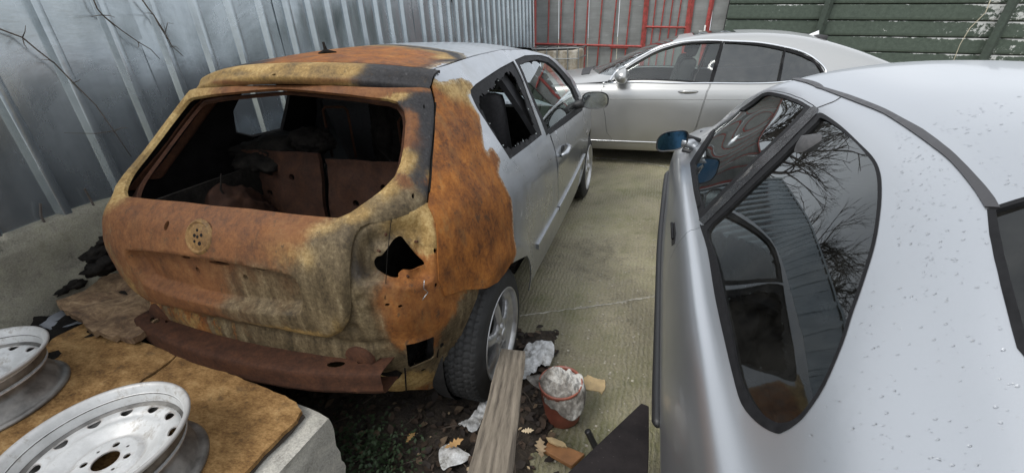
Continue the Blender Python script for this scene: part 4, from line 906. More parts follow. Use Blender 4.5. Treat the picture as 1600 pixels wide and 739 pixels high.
# front seats
for x in (-.36, .36):
    fs = MB(); fs.box((x - .24, .98, .60), (x + .24, 1.50, .74), bev=.05)
    s1 = fs.obj('front_seat', M_fabric, HB, True)
    bk = MB(); A = np.array([[1, 0, 0], [0, 1, .0], [0, -.32, 1]]); bk.box((x - .23, -.07, 0), (x + .23, .07, .58), A, (0, 1.02, .66), .05); bk.obj('seat_back', M_fabric, s1, True)
    hd = MB(); hd.box((x - .13, -.05, .58), (x + .13, .05, .78), A, (0, 1.0, .66), .045); hd.obj('headrest', M_fabric, s1, True)
# B pillars, belt, headliner
for sx in (-1, 1):
    bpil = panel('pillar_trim', HS, [(sx * u, v) for u, v in [hu(.93, .75), hu(1.06, .75), hu(.98, 1.2), hu(.86, 1.40), hu(.76, 1.40), hu(.87, 1.15)]], [], (.05, .05), [M_dark, M_dark], HB, -.045, None, .03)
panel('headlining', RS, [(-.54, .1), (-.46, .02), (-.2, -.035), (.2, -.035), (.46, .02), (.54, .1), (.54, 1.5), (-.54, 1.5)], [], (.08, .08), [M_soot, M_soot], HB, -.05, lambda UV, P: -.02 * np.array([mnoise.noise(Vector(p * 5)) for p in P]), .01)
# --- bumper beam
bs = lambda x: -.655 + .085 * (abs(x) / .6) ** 2.2
xs = np.linspace(-.60, .60, 33)
def beam(U, V):
    prof = np.array([[.10, .528], [.02, .530], [.004, .526], [0, .515], [.0, .452], [.004, .440], [.02, .434], [.09, .434]])
    k = np.clip(V * 7, 0, 6.999); i = k.astype(int); f = (k - i)[..., None]; q = prof[i] * (1 - f) + prof[i + 1] * f
    return np.stack([U, -.655 + .085 * (np.abs(U) / .6) ** 2.2 + q[..., 0], q[..., 1] + .0 * U], -1)
BSu = FSurf(beam, -.60, .60, 0, 1, 80, 60, 1)
if BSu.nrm([[0, .5]])[0][1] > 0: BSu.N *= -1
hb_ = [ellipse((x, v), a, b, 10) for x, v, a, b in ((-.50, .09, .03, .03), (-.44, .05, .012, .016), (.42, .09, .032, .03), (.50, .06, .014, .02), (.50, .58, .016, .02), (.53, .75, .02, .015), (-.1, .62, .012, .015))]
bo = panel('bumper_beam', BSu, [(-.60, 0), (.60, 0), (.60, 1), (-.60, 1)], hb_, (.02, .03), [M_rust_dark, M_rust_dark], HB, 0, lambda UV, P: .003 * np.array([mnoise.noise(Vector(p * 14)) for p in P]) + .004 * np.exp(-((UV[:, 1] - .57) / .02) ** 2), .004)
for x in (-.49, .49):
    kb = MB(); kb.lathe([(.0, -.03), (.052, -.03), (.06, -.02), (.06, .06), (.045, .065)], 20, 1, (x, bs(x) + .095, .535)); kb.obj('crash_mount', M_rust_dark, bo, True)
# --- mirror
mm = Vector((.962, 1.86, 1.045))
def mirror_shell(name, c, sx, sz, depth, mat, glassmat, parent, tilt=0, fwd=1):
    S_ = FSurf(lambda U, V: np.stack([c[0] + sx * np.sign(np.cos(U)) * np.abs(np.cos(U)) ** .7 * np.cos(V) ** .6, c[1] + fwd * depth * np.sin(V), c[2] + sz * np.sign(np.sin(U)) * np.abs(np.sin(U)) ** .7 * np.cos(V) ** .6 + tilt * np.cos(U) * sx], -1), 0, 2 * PI, 0, PI / 2 - .02, 60, 24, 1)
    V = S_.P.reshape(-1, 3); n = 24; Fs = [(i * n + j, i * n + j + 1, (i + 1) * n + j + 1, (i + 1) * n + j) for i in range(59) for j in range(n - 1)]
    o = mesh_obj(name, V, Fs, mat, parent)
    ring = S_.P[:-1, 0]; cc = ring.mean(0); inner = cc + (ring - cc) * .90; inner[:, 1] += fwd * .006
    m = len(ring); Vv = np.concatenate([ring, inner]); ff_ = [(i, (i + 1) % m, m + (i + 1) % m, m + i) for i in range(m)]
    mesh_obj('mirror_rim', Vv, ff_, M_black, o)
    g = MB(); g.add(inner, [tuple(range(m))]); g.obj('mirror_glass', glassmat, o)
    return o
ms = mirror_shell('door_mirror', mm, .100, .063, .085, M_black, M_mirror, HB)
st = MB(); st.tube([mm + Vector((-.08, .03, -.02)), mm + Vector((-.17, .06, -.05)), mm + Vector((-.24, .12, -.06))], [.035, .03, .03], 10); st.obj('mirror_arm', M_black, ms, True)

# --- road wheels
def make_tyre(R, r, wd, mat, parent, nb=60):
    n = nb * 6; rows = [(-.5, .0), (-.47, .55), (-.40, .85), (-.34, .985), (-.31, 1.), (-.16, 1.008), (-.14, 1.008), (-.02, 1.01), (.02, 1.01), (.14, 1.008), (.16, 1.008), (.31, 1.), (.34, .985), (.40, .85), (.47, .55), (.5, 0)]
    sub = []
    for i in range(len(rows) - 1):
        for t in np.linspace(0, 1, 3, endpoint=False): sub.append((rows[i][0] + (rows[i + 1][0] - rows[i][0]) * t, rows[i][1] + (rows[i + 1][1] - rows[i][1]) * t))
    sub.append(rows[-1]); V = []; m = len(sub)
    for k in range(n):
        a = 2 * PI * k / n
        for h, f in sub:
            rr = r + (R - r) * f; ah = abs(h)
            if f > .9:
                row = 0 if ah < .08 else 1 if ah < .24 else 2
                ph = (k / 6 + (.5 if row == 1 else 0) + h * 2.2) % 1.0
                if ph < .17 or abs(ah - .09) < .02 or abs(ah - .245) < .022: rr -= .012
                elif row == 2 and (ph * 3 % 1) < .3: rr -= .0025
            bulge = 1 + .03 * math.sin(PI * min(1, f)) if ah > .34 else 1
            V.append((h * wd * bulge, rr * math.cos(a), rr * math.sin(a)))
    Fs = [(k * m + j, k * m + j + 1, ((k + 1) % n) * m + j + 1, ((k + 1) % n) * m + j) for k in range(n) for j in range(m - 1)]
    return mesh_obj('tyre', V, Fs, mat, parent)
def make_wheel(loc, side):
    W_ = bpy.data.objects.new('wheel', None); link(W_, HB); W_.location = loc
    make_tyre(.305, .212, .180, M_rubber, W_)
    def face(U, V):
        r = np.hypot(U, V); h = .086 + .012 * np.clip(1 - r / .06, 0, 1) - .030 * np.clip((r - .07) / .13, 0, 1) ** 1.5 + .02 * np.clip((r - .185) / .02, 0, 1)
        return np.stack([side * h, U, V], -1)
    FS = FSurf(face, -.215, .215, -.215, .215, 80, 80, 1)
    if FS.nrm([[0, 0.01]])[0][0] * side < 0: FS.N *= -1
    hol = []
    for k in range(5):
        a0 = 2 * PI * k / 5 + PI / 2 + PI / 5
        pl = [(.075, -.26), (.12, -.40), (.172, -.44), (.180, -.2), (.181, .0), (.180, .2), (.172, .44), (.12, .40), (.075, .26)]
        hol.append(smooth_poly([(r * math.cos(a0 + t), r * math.sin(a0 + t)) for r, t in pl], 3))
        a1 = a0 + PI / 5; hol.append(ellipse((.052 * math.cos(a1), .052 * math.sin(a1)), .010, .010, 8))
    def fd(UV, P):
        r = np.hypot(UV[:, 0], UV[:, 1]); d = np.full(len(UV), 1.)
        for h in hol: d = np.minimum(d, polydist(UV, h))
        return -.012 * np.clip(1 - d / .012, 0, 1) ** 1.5
    rim = panel('rim', FS, ellipse((0, 0), .207, .207, 64), hol, (.009, .009), [M_alloy, M_alloy], W_, 0, fd, .014)
    rb = MB(); rb.lathe([(.212, .086), (.216, .091), (.213, .095), (.207, .091), (.197, .06), (.190, .02), (.18, -.02), (.178, -.08)], 64, 0)
    if side < 0: rb.V = [(-a, b, c) for a, b, c in rb.V]
    rb.obj('rim_lip', M_alloy, rim, True)
    dr = MB(); dr.lathe([(0, 0), (.12, 0), (.125, -.01), (.125, -.05), (.19, -.06)], 40, 0)
    if side < 0: dr.V = [(-a, b, c) for a, b, c in dr.V]
    dr.obj('brake_drum', M_dark, W_, True)
    cp = MB(); cp.lathe([(0, .101), (.022, .099), (.028, .094), (.029, .088)], 24, 0)
    if side < 0: cp.V = [(-a, b, c) for a, b, c in cp.V]
    cp.obj('hub_cap', M_alloy, rim, True)
    return W_
wr = make_wheel((.742, 0, .303), 1)
for y in (2.6,):
    c = copy_tree(wr, HB); c.location = (.742, y, .303); c.rotation_euler = (.5, 0, 0)
for y in (0, 2.6):
    c = copy_tree(wr, HB); c.location = (-.742, y, .303); c.rotation_euler = (0, 0, PI)
# ------------------------------------------------------------------ lofted car bodies
class CarLoft:
    """cross sections along the car; half sections (across, height) from the sill to the centre line, mirrored"""
    def __init__(s, secs, fn, centre, near_sign, nu=360, sub=16):
        s.s = np.array([a for a, _ in secs], float); H = np.array([q for _, q in secs], float); n = H.shape[1]
        full = np.concatenate([H, H[:, :-1][:, ::-1] * [1, 1]], 1); full[:, n:, 0] = 2 * centre - full[:, n:, 0]
        s.n = 2 * n - 2; uu = np.linspace(s.s[0], s.s[-1], nu); vv = np.linspace(0, s.n, s.n * sub + 1)
        A = pchip(s.s, full, uu); A = nspline(np.arange(s.n + 1), A.transpose(1, 0, 2), vv).transpose(1, 0, 2)
        P = fn(uu[:, None] * np.ones((1, len(vv))), A[..., 0], A[..., 1])
        s.S = Surf(uu[0], uu[-1], 0, s.n, P, 1)
        c = P.mean((0, 1)); 
        if ((P - c) * s.S.N).sum() < 0: s.S.N *= -1; s.S.face = ~s.S.face
        s.z = A[..., 1]; s.uu, s.vv = uu, vv
    def v(s, u, z, far=False):
        i = int(np.clip(np.searchsorted(s.uu, u), 0, len(s.uu) - 1)); h = len(s.vv) // 2; zz = s.z[i, :h + 1]; k = int(np.argmax(zz >= z)) if (zz >= z).any() else h
        k = max(1, k); t = (z - zz[k - 1]) / max(1e-6, zz[k] - zz[k - 1]); v = s.vv[k - 1] + (s.vv[k] - s.vv[k - 1]) * min(1, max(0, t)); return (u, s.n - v if far else v)
    def far(s, poly): return [(u, s.n - v) for u, v in poly]
def shrink(poly, d, su=1., sv=1.):            # pull a parameter outline inwards by d metres (sv = parameter per metre across)
    P = np.array(poly, float) / np.array([su, sv]); n = len(P); A = .5 * sum(P[i][0] * P[(i + 1) % n][1] - P[(i + 1) % n][0] * P[i][1] for i in range(n)); sg = 1 if A > 0 else -1; R = []
    for i in range(n):
        a, b_, c = P[i - 1], P[i], P[(i + 1) % n]; e1 = (b_ - a) / (np.linalg.norm(b_ - a) + 1e-9); e2 = (c - b_) / (np.linalg.norm(c - b_) + 1e-9)
        nn = np.array([-(e1 + e2)[1], (e1 + e2)[0]]) * sg; nn /= np.linalg.norm(nn) + 1e-9; R.append(tuple((b_ + nn * d) * np.array([su, sv])))
    return R
def uvtube(name, S, pts, r, off, mat, parent, n=8, closed=False):
    P = S.at(pts) + S.nrm(pts) * off; t = MB(); t.tube([tuple(q) for q in P] + ([tuple(P[0])] if closed else []), r, n); return t.obj(name, mat, parent, True)
def uvline(pts, k=6): return smooth_poly(pts, k, False)
def circ_uv(L, c, zc_, r, a0, a1, n=9): return [L.v(c + r * math.cos(a), zc_ + r * math.sin(a)) for a in np.linspace(a0, a1, n)]

# ------------------------------------------------------------------ pale silver sedan across the end of the yard
SD = thing('sedan_car', 'pale silver four door sedan parked across the end of the yard', 'car', group=None)
Rx = [(-.80, .62), (-.62, .78), (-.2, .88), (.3, .935), (.62, .955), (.86, .975), (1.0, 1.085), (1.2, 1.20), (1.45, 1.305), (1.7, 1.358), (2.0, 1.378), (2.3, 1.376), (2.6, 1.352), (2.9, 1.295), (3.2, 1.205), (3.5, 1.09), (3.75, .99), (3.95, .965), (4.12, .90), (4.2, .72)]
Cx = dict(zip([a for a, _ in Rx], [.66, .84, .96, 1.02, 1.06, 1.15, 1.215, 1.295, 1.375, 1.415, 1.432, 1.430, 1.412, 1.365, 1.285, 1.175, 1.06, 1.0, .93, .75]))
secs = []
for x, zr in Rx:
    pl = .02 * ((x - 1.8) / 1.3) ** 2 if x > .3 else .02 * (1.5 / 1.3) ** 2 + .10 * ((.3 - x) / 1.0) ** 2
    if x > 3.9: pl += .25 * (x - 3.9)
    if x < -.5: pl += .6 * (-.5 - x)
    sc_ = min(1, zr / .95); rt = max(0, (zr - .95) / .41); o8 = .10 + .21 * rt if zr > .955 else .12
    h = [(.10, .20), (.055, .27), (.012, .43), (.0, .62 * sc_ if sc_ < .9 else .62), (.0, .80 * sc_), (.018, .89 * sc_), (.055, .945 * sc_)]
    z7 = .945 * sc_ + (zr - .945 * sc_) * .55; o7 = .055 + (o8 - .055) * .52
    h += [(o7, z7), (o8, zr), (o8 + (.93 - o8) * .36, zr + (Cx[x] - zr) * .66), (.93, Cx[x])]
    secs.append((x, [(3.605 + pl * (1 if i < 10 else 0) + a, z) for i, (a, z) in enumerate(h)]))
SL = CarLoft(secs, lambda U, A, Z: np.stack([U, A, Z], -1), 3.605 + .93, 1)
S = SL.S
front_t = lambda P: P[:, 1] < 4.3
def spx(*p): return S.uv(p, front_t)
wF = spx((952, 129.5), (962, 122), (980, 107), (1000, 95), (1020, 84), (1044, 75), (1068, 69), (1100, 67), (1127, 66.5), (1120, 90), (1108, 129.5))
wR = spx((1113, 129.5), (1124, 92), (1131, 66.5), (1150, 67), (1181, 69.5), (1205, 73.5), (1230, 79), (1252, 86), (1268, 94), (1280, 105), (1287, 116), (1286, 118.5), (1276, 120.5), (1240, 126), (1200, 129.5))
dF = [SL.v(.855, .60)] + spx((940, 158), (940, 140)) + spx((944, 131), (958, 121), (978, 105), (998, 92), (1020, 80), (1044, 71.5), (1068, 66.5), (1132, 65), (1122, 95), (1110, 129), (1100, 158), (1087, 200)) + [SL.v(1.76, .30), SL.v(.98, .30), SL.v(.88, .42)]
dR = spx((1088, 200), (1101, 158), (1111, 129), (1123, 95), (1133, 65), (1181, 66.8), (1230, 75), (1262, 86), (1278, 97)) + [SL.v(3.05, .93), SL.v(2.95, .72), SL.v(2.72, .45), SL.v(2.62, .30), SL.v(1.765, .30)]
ws_ = [(.90, 8.35), (.72, 8.8), (.60, 9.5), (.57, 10)]; ws_ = ws_ + [(u, 20 - v) for u, v in ws_[:-1][::-1]]; ws_ += [(1.50, 11.55), (1.56, 10.8), (1.58, 10), (1.56, 9.2), (1.50, 8.45)]
rw_ = [(3.0, 8.5), (2.93, 9.2), (2.90, 10), (2.93, 10.8), (3.0, 11.5), (3.62, 11.7), (3.72, 10.8), (3.74, 10), (3.72, 9.2), (3.62, 8.3)]
arF = circ_uv(SL, .10, .34, .385, -.35, PI + .35, 14); arR = circ_uv(SL, 3.07, .34, .385, -.35, PI + .35, 14)
for ar in (arF, arR): ar[0] = (ar[0][0], .02); ar[-1] = (ar[-1][0], .02)
body_out = [(-.79, .01), (4.19, .01), (4.19, 19.99), (-.79, 19.99)]
dF_g, dR_g = dF, dR
hls = [dF, dR, SL.far(dF), SL.far(dR), ws_, rw_, arF, arR, SL.far(arF), SL.far(arR)]
bodyS = panel('body', S, body_out, hls, (.05, .22), [M_paint3, M_dark], SD, 0, None, .02)
for fl in (0, 1):
    q = SL.far if fl else (lambda p: p)
    for nm, dd, ww in (('front_door', dF, wF), ('rear_door', dR, wR)):
        dsh = shrink(dd, .004, 1, 6)
        d_ = panel(nm, S, q(dsh), [q(ww)], (.04, .2), [M_paint3, M_dark], SD, .001, None, .03)
        panel('side_window', S, q(shrink(ww, -.004, 1, 6)), [], (.06, .25), [M_glass if nm == 'front_door' else M_tint] * 2, d_, -.012, None, 0)
        panel('window_seal', S, q(shrink(ww, -.012, 1, 6)), [q(shrink(ww, .006, 1, 6))], (.05, .2), [M_trim, M_trim], d_, .002, None, .006)
        if not fl:
            px = (1075, 144) if nm == 'front_door' else None
            hc = spx(px)[0] if px else SL.v(2.75, .865)
            panel('handle_recess', S, ellipse(hc, .105, .24, 20), [], (.03, .08), [plain('recess_grey', (.16, .16, .16), .5, .3), M_dark], d_, .002, None, .002)
            uvtube('door_handle', S, [(hc[0] - .08, hc[1] - .06), (hc[0] - .03, hc[1] + .02), (hc[0] + .04, hc[1] + .03), (hc[0] + .085, hc[1] + .0)], [.012, .015, .015, .011], .014, M_paint3, d_)
# pillars, chrome, crease and sill lines
bpl = spx((1108, 128.5), (1127, 67), (1131, 67), (1113, 128.5))
panel('door_pillar', S, bpl, [], (.03, .15), [M_trim, M_trim], SD, .004, None, .006)
cpl = spx((1214, 128), (1225, 78), (1228, 78.6), (1219, 127.5)); panel('window_divider', S, cpl, [], (.03, .15), [M_trim, M_trim], SD, .004, None, .006)
uvtube('window_chrome', S, uvline(spx((942, 131.5), (958, 119), (980, 103), (1000, 90), (1022, 78.5), (1044, 71), (1068, 66), (1132, 64.5), (1181, 66.8), (1230, 75), (1258, 83.5), (1275, 94), (1288, 107), (1290, 116), (1283, 121)), 5), .010, .004, M_chrome, SD)
uvtube('window_chrome', S, uvline(spx((952, 130.5), (1050, 130.5), (1107, 130.5), (1200, 130.5), (1276, 122)), 6), .009, .004, M_chrome, SD)
for zc_, rr, mt in ((.792, .004, plain('crease_shade', (.22, .22, .21), .5, .4)), (.315, .007, M_chrome)):  # upper tube is the body crease's shade put in as a dark line; lower is chrome
    uvtube('crease_shade_and_moulding', S, [SL.v(x, zc_) for x in np.linspace(.55, 2.62, 24)], rr, -.001 if zc_ > .5 else .002, mt, SD)
panel('windscreen', S, shrink(ws_, -.004, 1, 6), [], (.08, .3), [M_glass] * 2, SD, -.012, None, 0)
panel('rear_window', S, shrink(rw_, -.004, 1, 6), [], (.08, .3), [M_tint] * 2, SD, -.012, None, 0)
panel('sunroof', S, [(1.72, 9.2), (2.15, 9.15), (2.15, 10.85), (1.72, 10.8)], [], (.06, .2), [M_tint2] * 2, SD, .004, None, .006)
cw = panel('wiper_cowl', S, [(.50, 9), (.44, 10), (.50, 11), (.60, 11), (.575, 10), (.60, 9)], [], (.04, .2), [M_black] * 2, SD, .005, None, .01)
fp = S.at([(2.98, 10)])[0]; an = MB(); an.add([fp + np.array(q) for q in ((-.10, -.03, -.02), (.06, -.03, -.03), (.05, -.008, .045), (-.10, .03, -.02), (.06, .03, -.03), (.05, .008, .045))], [(0, 1, 2), (3, 5, 4), (0, 2, 5, 3), (1, 4, 5, 2), (0, 3, 4, 1)]); an.obj('roof_fin', plain('white_fin', (.75, .75, .75), .4), SD, True)
mc = S.pt((977, 123), front_t) + np.array([.0, -.13, .035])
mv = MB(); bmm = bmesh.new(); bmesh.ops.create_uvsphere(bmm, u_segments=24, v_segments=14, radius=1)
for v in bmm.verts:
    x, y, z = v.co; k = 1 if x < 0 else .35
    v.co = Vector((x * .11 * k, y * .115 * (1 - .1 * x), z * .075 * (1 - .15 * x)))
    v.co += Vector(mc)
bmm.verts.index_update(); mv.add([tuple(v.co) for v in bmm.verts], [[v.index for v in f.verts] for f in bmm.faces]); bmm.free()
mo = mv.obj('door_mirror', M_paint3, SD, True); am = MB(); am.tube([mc + np.array([-.0, .08, -.04]), mc + np.array([-.02, .16, -.06]), mc + np.array([-.02, .22, -.06])], [.03, .026, .03], 8); am.obj('mirror_arm', M_black, mo, True)
for x, sgn in ((.10, -1), (3.07, -1), (.10, 1), (3.07, 1)):
    c = copy_tree(wr, SD); c.location = (x, 3.605 + .93 + sgn * .78, .34); c.rotation_euler = (0, 0, -PI / 2 if sgn < 0 else PI / 2); c.scale = (1.12, 1.12, 1.12)
ci = MB(); ci.box((.6, 3.85, .3), (3.6, 5.2, .34)); ci.box((.75, 3.85, .34), (.95, 5.2, .93)); ci.obj('cabin_floor', M_dark, SD)
for x, y in ((1.55, 4.15), (1.55, 4.9), (2.75, 4.2), (2.75, 4.85)):
    q = MB(); q.box((x - .55, y - .26, .5), (x, y + .26, .62), bev=.05); A = np.array([[1, 0, 0], [0, 1, 0], [.28, 0, 1]]); q.box((-.08, -.25, 0), (.08, .25, .58), A, (x, y, .58), .05); q.box((-.05, -.13, .6), (.05, .13, .78), A, (x, y, .58), .04); q.obj('seat', M_fabric, SD, True)
sw = MB(); ring = [(1.02 + .06 * math.sin(a), 4.15 + .18 * math.cos(a), .92 + .16 * math.sin(a)) for a in np.linspace(0, 2 * PI, 25)]; sw.tube(ring, .016, 6, False); sw.obj('steering_wheel', M_black, SD, True)

# ------------------------------------------------------------------ silver coupe close on the right
CP = thing('coupe_car', 'silver coupe beaded with rain, dark quarter window and blue mirror glass', 'car')
XC = 2.38
base = [(1.57, .20), (1.525, .38), (1.488, .56), (1.510, .79), (1.549, .868), (1.60, .905)]
def sec(y, up, dx=0, zs_=1): return (y, [(a + dx + (XC - a) * 0, z * zs_) for a, z in base] + up)
csec = [
    (-2.0, [(2.0, .25), (1.95, .38), (1.90, .50), (1.90, .56), (1.92, .62), (1.95, .66), (2.0, .70), (2.05, .72), (2.1, .73), (2.2, .74), (XC, .745)]),
    (-1.82, [(1.70, .22), (1.64, .38), (1.60, .54), (1.61, .66), (1.64, .74), (1.69, .79), (1.74, .82), (1.80, .84), (1.88, .855), (2.1, .87), (XC, .875)]),
    sec(-1.45, [(1.70, .935), (1.78, .955), (1.87, .97), (2.1, .985), (XC, .99)], .035, .985),
    sec(-1.15, [(1.69, .965), (1.775, 1.015), (1.86, 1.045), (2.1, 1.075), (XC, 1.085)], .018),
    sec(-.90, [(1.70, 1.00), (1.80, 1.083), (1.89, 1.138), (2.12, 1.185), (XC, 1.20)], .010),
    sec(-.64, [(1.735, 1.06), (1.84, 1.175), (1.93, 1.25), (2.12, 1.310), (XC, 1.326)], .004),
    sec(-.35, [(1.752, 1.10), (1.866, 1.23), (1.953, 1.309), (2.13, 1.366), (XC, 1.380)]),
    sec(0, [(1.755, 1.105), (1.87, 1.238), (1.958, 1.322), (2.13, 1.380), (XC, 1.394)]),
    sec(.4, [(1.755, 1.105), (1.87, 1.237), (1.957, 1.319), (2.13, 1.377), (XC, 1.394)]),
    sec(.75, [(1.76, 1.085), (1.858, 1.21), (1.90, 1.285), (2.1, 1.348), (XC, 1.372)], .002),
    sec(1.05, [(1.74, 1.05), (1.82, 1.145), (1.86, 1.20), (2.1, 1.275), (XC, 1.30)], .006),
    sec(1.4, [(1.70, .945), (1.76, .985), (1.81, 1.015), (2.06, 1.10), (XC, 1.13)], .022, .985),
    sec(1.75, [(1.70, .868), (1.76, .878), (1.83, .888), (2.08, .915), (XC, .93)], .05, .93),
    sec(2.2, [(1.77, .79), (1.83, .80), (1.90, .81), (2.10, .83), (XC, .84)], .12, .85),
    (2.62, [(1.75, .22), (1.71, .36), (1.70, .50), (1.72, .58), (1.76, .64), (1.80, .67), (1.85, .69), (1.90, .70), (1.95, .71), (2.15, .725), (XC, .73)]),
    (2.78, [(2.1, .25), (2.08, .36), (2.08, .46), (2.09, .5), (2.1, .53), (2.11, .55), (2.13, .56), (2.15, .57), (2.18, .575), (2.25, .58), (XC, .58)]),
]
CL = CarLoft(csec, lambda U, A, Z: np.stack([A, U, Z], -1), XC, 1)
S2 = CL.S
near_t = lambda P: P[:, 0] < 2.45
def cpx(*p): return S2.uv(p, near_t)
qw = cpx((1101, 352), (1140, 315), (1180, 276), (1220, 238), (1250, 207), (1275, 181), (1283, 177), (1296, 184), (1314, 197), (1342, 223), (1362, 243), (1373, 262), (1377.5, 296), (1375, 335), (1367, 383), (1348, 445), (1332, 490), (1316.5, 538), (1289, 602), (1261, 645), (1243, 663), (1225, 674), (1211, 676), (1183, 660), (1159, 631), (1146, 588), (1131, 525), (1117, 460), (1105.5, 390), (1094, 352))
qw = smooth_poly(qw, 3)
qg = cpx((1106, 360), (1140, 325), (1180, 286), (1220, 248), (1250, 217), (1276, 192), (1284, 185), (1310, 200), (1337, 224), (1357, 246), (1367.5, 263), (1372, 296), (1370, 335), (1362.5, 381), (1344, 442), (1328, 488), (1313, 536), (1286, 599), (1259, 639), (1242, 655), (1226, 661), (1211, 659), (1189, 644), (1170, 618), (1155, 582), (1142, 515), (1128, 450), (1117, 398))
qg = smooth_poly(qg, 3)
dw = cpx((1110, 206), (1132, 190), (1160, 168), (1191, 146.5), (1200, 144), (1214, 146), (1240, 154), (1268, 168), (1262, 178), (1230, 207), (1180, 255), (1130, 306), (1093, 343), (1084, 300), (1078, 255))
dg = cpx((1112, 212), (1134, 195), (1162, 173), (1192, 151), (1200, 149), (1213, 151), (1238, 158.5), (1258, 168), (1230, 199), (1180, 247), (1132, 294), (1100, 328), (1090, 296), (1086, 256))
dr = cpx((1110, 206), (1132, 189), (1160, 166.5), (1191, 144), (1201, 141), (1216, 143), (1244, 151), (1272, 165), (1276, 170), (1240, 207), (1180, 267), (1130, 317), (1093, 356), (1080, 359.5), (1070, 368), (1059, 382), (1048, 404)) + [CL.v(-.02, .58), CL.v(.02, .40), CL.v(.08, .25), CL.v(1.22, .25), CL.v(1.32, .5), CL.v(1.33, .88)]
wsc = [(1.36, 8.25), (1.50, 9), (1.55, 10)]; wsc = wsc + [(u, 20 - v) for u, v in wsc[:-1][::-1]] + [(.74, 11.75), (.66, 11), (.62, 10), (.66, 9), (.74, 8.25)]
rwl = cpx((1551, 329), (1556, 365), (1563, 400), (1574, 445), (1590, 505), (1600, 540)); 
rwc = rwl + [(-1.12, 8.6), (-1.2, 9.3), (-1.22, 10)]; rwc = rwc + [(u, 20 - v) for u, v in rwc[:-1][::-1]] + [(rwl[0][0] + .02, 10.9), (rwl[0][0] + .03, 10), (rwl[0][0] + .02, 9.1)]
aF = circ_uv(CL, 1.72, .31, .35, -.35, PI + .35, 14); aR = circ_uv(CL, -.98, .31, .35, -.35, PI + .35, 14)
for ar in (aF, aR): ar[0] = (ar[0][0], .02); ar[-1] = (ar[-1][0], .02)
hl2 = [qw, dr, CL.far(qw), CL.far(dr), wsc, rwc, aF, aR, CL.far(aF), CL.far(aR)]
panel('body', S2, [(-1.99, .01), (2.77, .01), (2.77, 19.99), (-1.99, 19.99)], hl2, (.035, .16), [M_paint2, M_dark], CP, 0, None, .02)
for fl in (0, 1):
    q = CL.far if fl else (lambda p: p)
    d2 = panel('door', S2, q(shrink(dr, .003, 1, 8)), [q(dw)], (.035, .16), [M_paint2, M_dark], CP, 0, None, .03)
    panel('window_seal', S2, q(dw), [q(dg)], (.03, .12), [M_trim, M_trim], d2, .001, None, .012)
    panel('door_window', S2, q(dg), [], (.06, .2), [M_tint2] * 2, d2, -.006, None, 0)
    panel('window_seal', S2, q(qw), [q(qg)], (.03, .12), [M_trim, M_trim], CP, .002, None, .014)
    panel('quarter_window', S2, q(shrink(qg, -.003, 1, 8)), [], (.05, .18), [M_tint2] * 2, CP, -.007, None, 0)
    # black pillar strip between the windows
    bs_ = cpx((1093, 345), (1130, 307), (1180, 256), (1230, 208), (1268, 169), (1275, 168), (1279, 171), (1277, 179), (1250, 206), (1220, 237), (1180, 275), (1140, 314), (1101, 352))
    panel('pillar_trim', S2, q(bs_), [], (.03, .12), [plain('gloss_black_trim', (.014, .014, .015), .22, 0, 60, .2, .05)] * 2, CP, .005, None, .01)
    if not fl: CD = d2
panel('windscreen', S2, shrink(wsc, -.004, 1, 8), [], (.08, .3), [M_tint2] * 2, CP, -.01, None, 0)
panel('rear_window', S2, shrink(rwc, -.004, 1, 8), [], (.06, .25), [glass('rear_glass', (.05, .055, .055), 1.45, .06, .6)] * 2, CP, -.006, None, 0)
panel('rear_window_seal', S2, shrink(rwc, -.007, 1, 8), [shrink(rwc, .004, 1, 8)], (.03, .12), [M_trim] * 2, CP, .002, None, .008)
stl = cpx((1236, 124), (1275, 137.5), (1315, 152), (1346, 164), (1380, 178), (1428, 209), (1458, 231), (1486, 254), (1507, 278), (1523, 299), (1539, 325))
st_r = cpx((1563, 326.5), (1555, 312), (1542, 295), (1524, 275), (1502, 252), (1475, 228), (1443, 204), (1412, 187), (1384, 172), (1346, 156.5), (1327, 149.5), (1288, 137.5), (1248, 123.5))
for q in (lambda p: p, CL.far):
    panel('roof_moulding', S2, q(stl + st_r), [], (.03, .04), [plain('moulding_rubber', (.040, .039, .042), .5, 0, 50, .2, .3, .001)] * 2, CP, .004, None, .012)
uvtube('door_seam', S2, uvline(cpx((1277, 169), (1290, 164), (1304, 158.5), (1314, 152)), 4), .0016, .0003, M_black, CP)
# rubbing strip, flap handle, mirror
rs = cpx((1045, 268), (1039, 320), (1033, 400), (1028, 470), (1023, 560), (1020, 620), (1018, 664)); 
uvtube('rubbing_strip', S2, uvline(rs, 5), [.004] + [.016] * (len(uvline(rs, 5)) - 2) + [.008], .006, M_black, CP)
hd_ = cpx((1049, 352), (1055, 348), (1057, 364), (1055, 380), (1050, 384)); panel('door_handle', S2, hd_, [], (.02, .05), [M_black] * 2, CD, .002, None, .006)
uvtube('handle_flap', S2, [tuple(np.mean([hd_[0], hd_[1]], 0)), tuple(np.mean([hd_[2], hd_[4]], 0))], .006, .006, M_trim, CD)
mcc = S2.pt((1083, 232), near_t); md = np.linalg.norm((mcc - CAM) @ CW)
dv_ = ray([(1050, 221)])[0]; mz = CAM + dv_ * ((mcc - CAM) @ CW - .02)
m2 = mirror_shell('door_mirror', mz, .082, .055, .075, M_black, M_bluemirror, CP, .25)
ar_ = MB(); ar_.tube([mz + np.array([.05, .03, -.01]), mz + np.array([.10, .03, -.015]), mcc + np.array([.02, .01, .0])], [.03, .028, .03], 10); ar_.obj('mirror_arm', M_paint2, m2, True)
ar_ = MB(); ar_.tube([mz + np.array([.06, .0, -.045]), mcc + np.array([.03, -.03, -.02])], .012, 8); ar_.tube([mz + np.array([.06, .02, .03]), mcc + np.array([.03, .02, .04])], .012, 8); ar_.obj('mirror_bracket', M_black, m2, True)
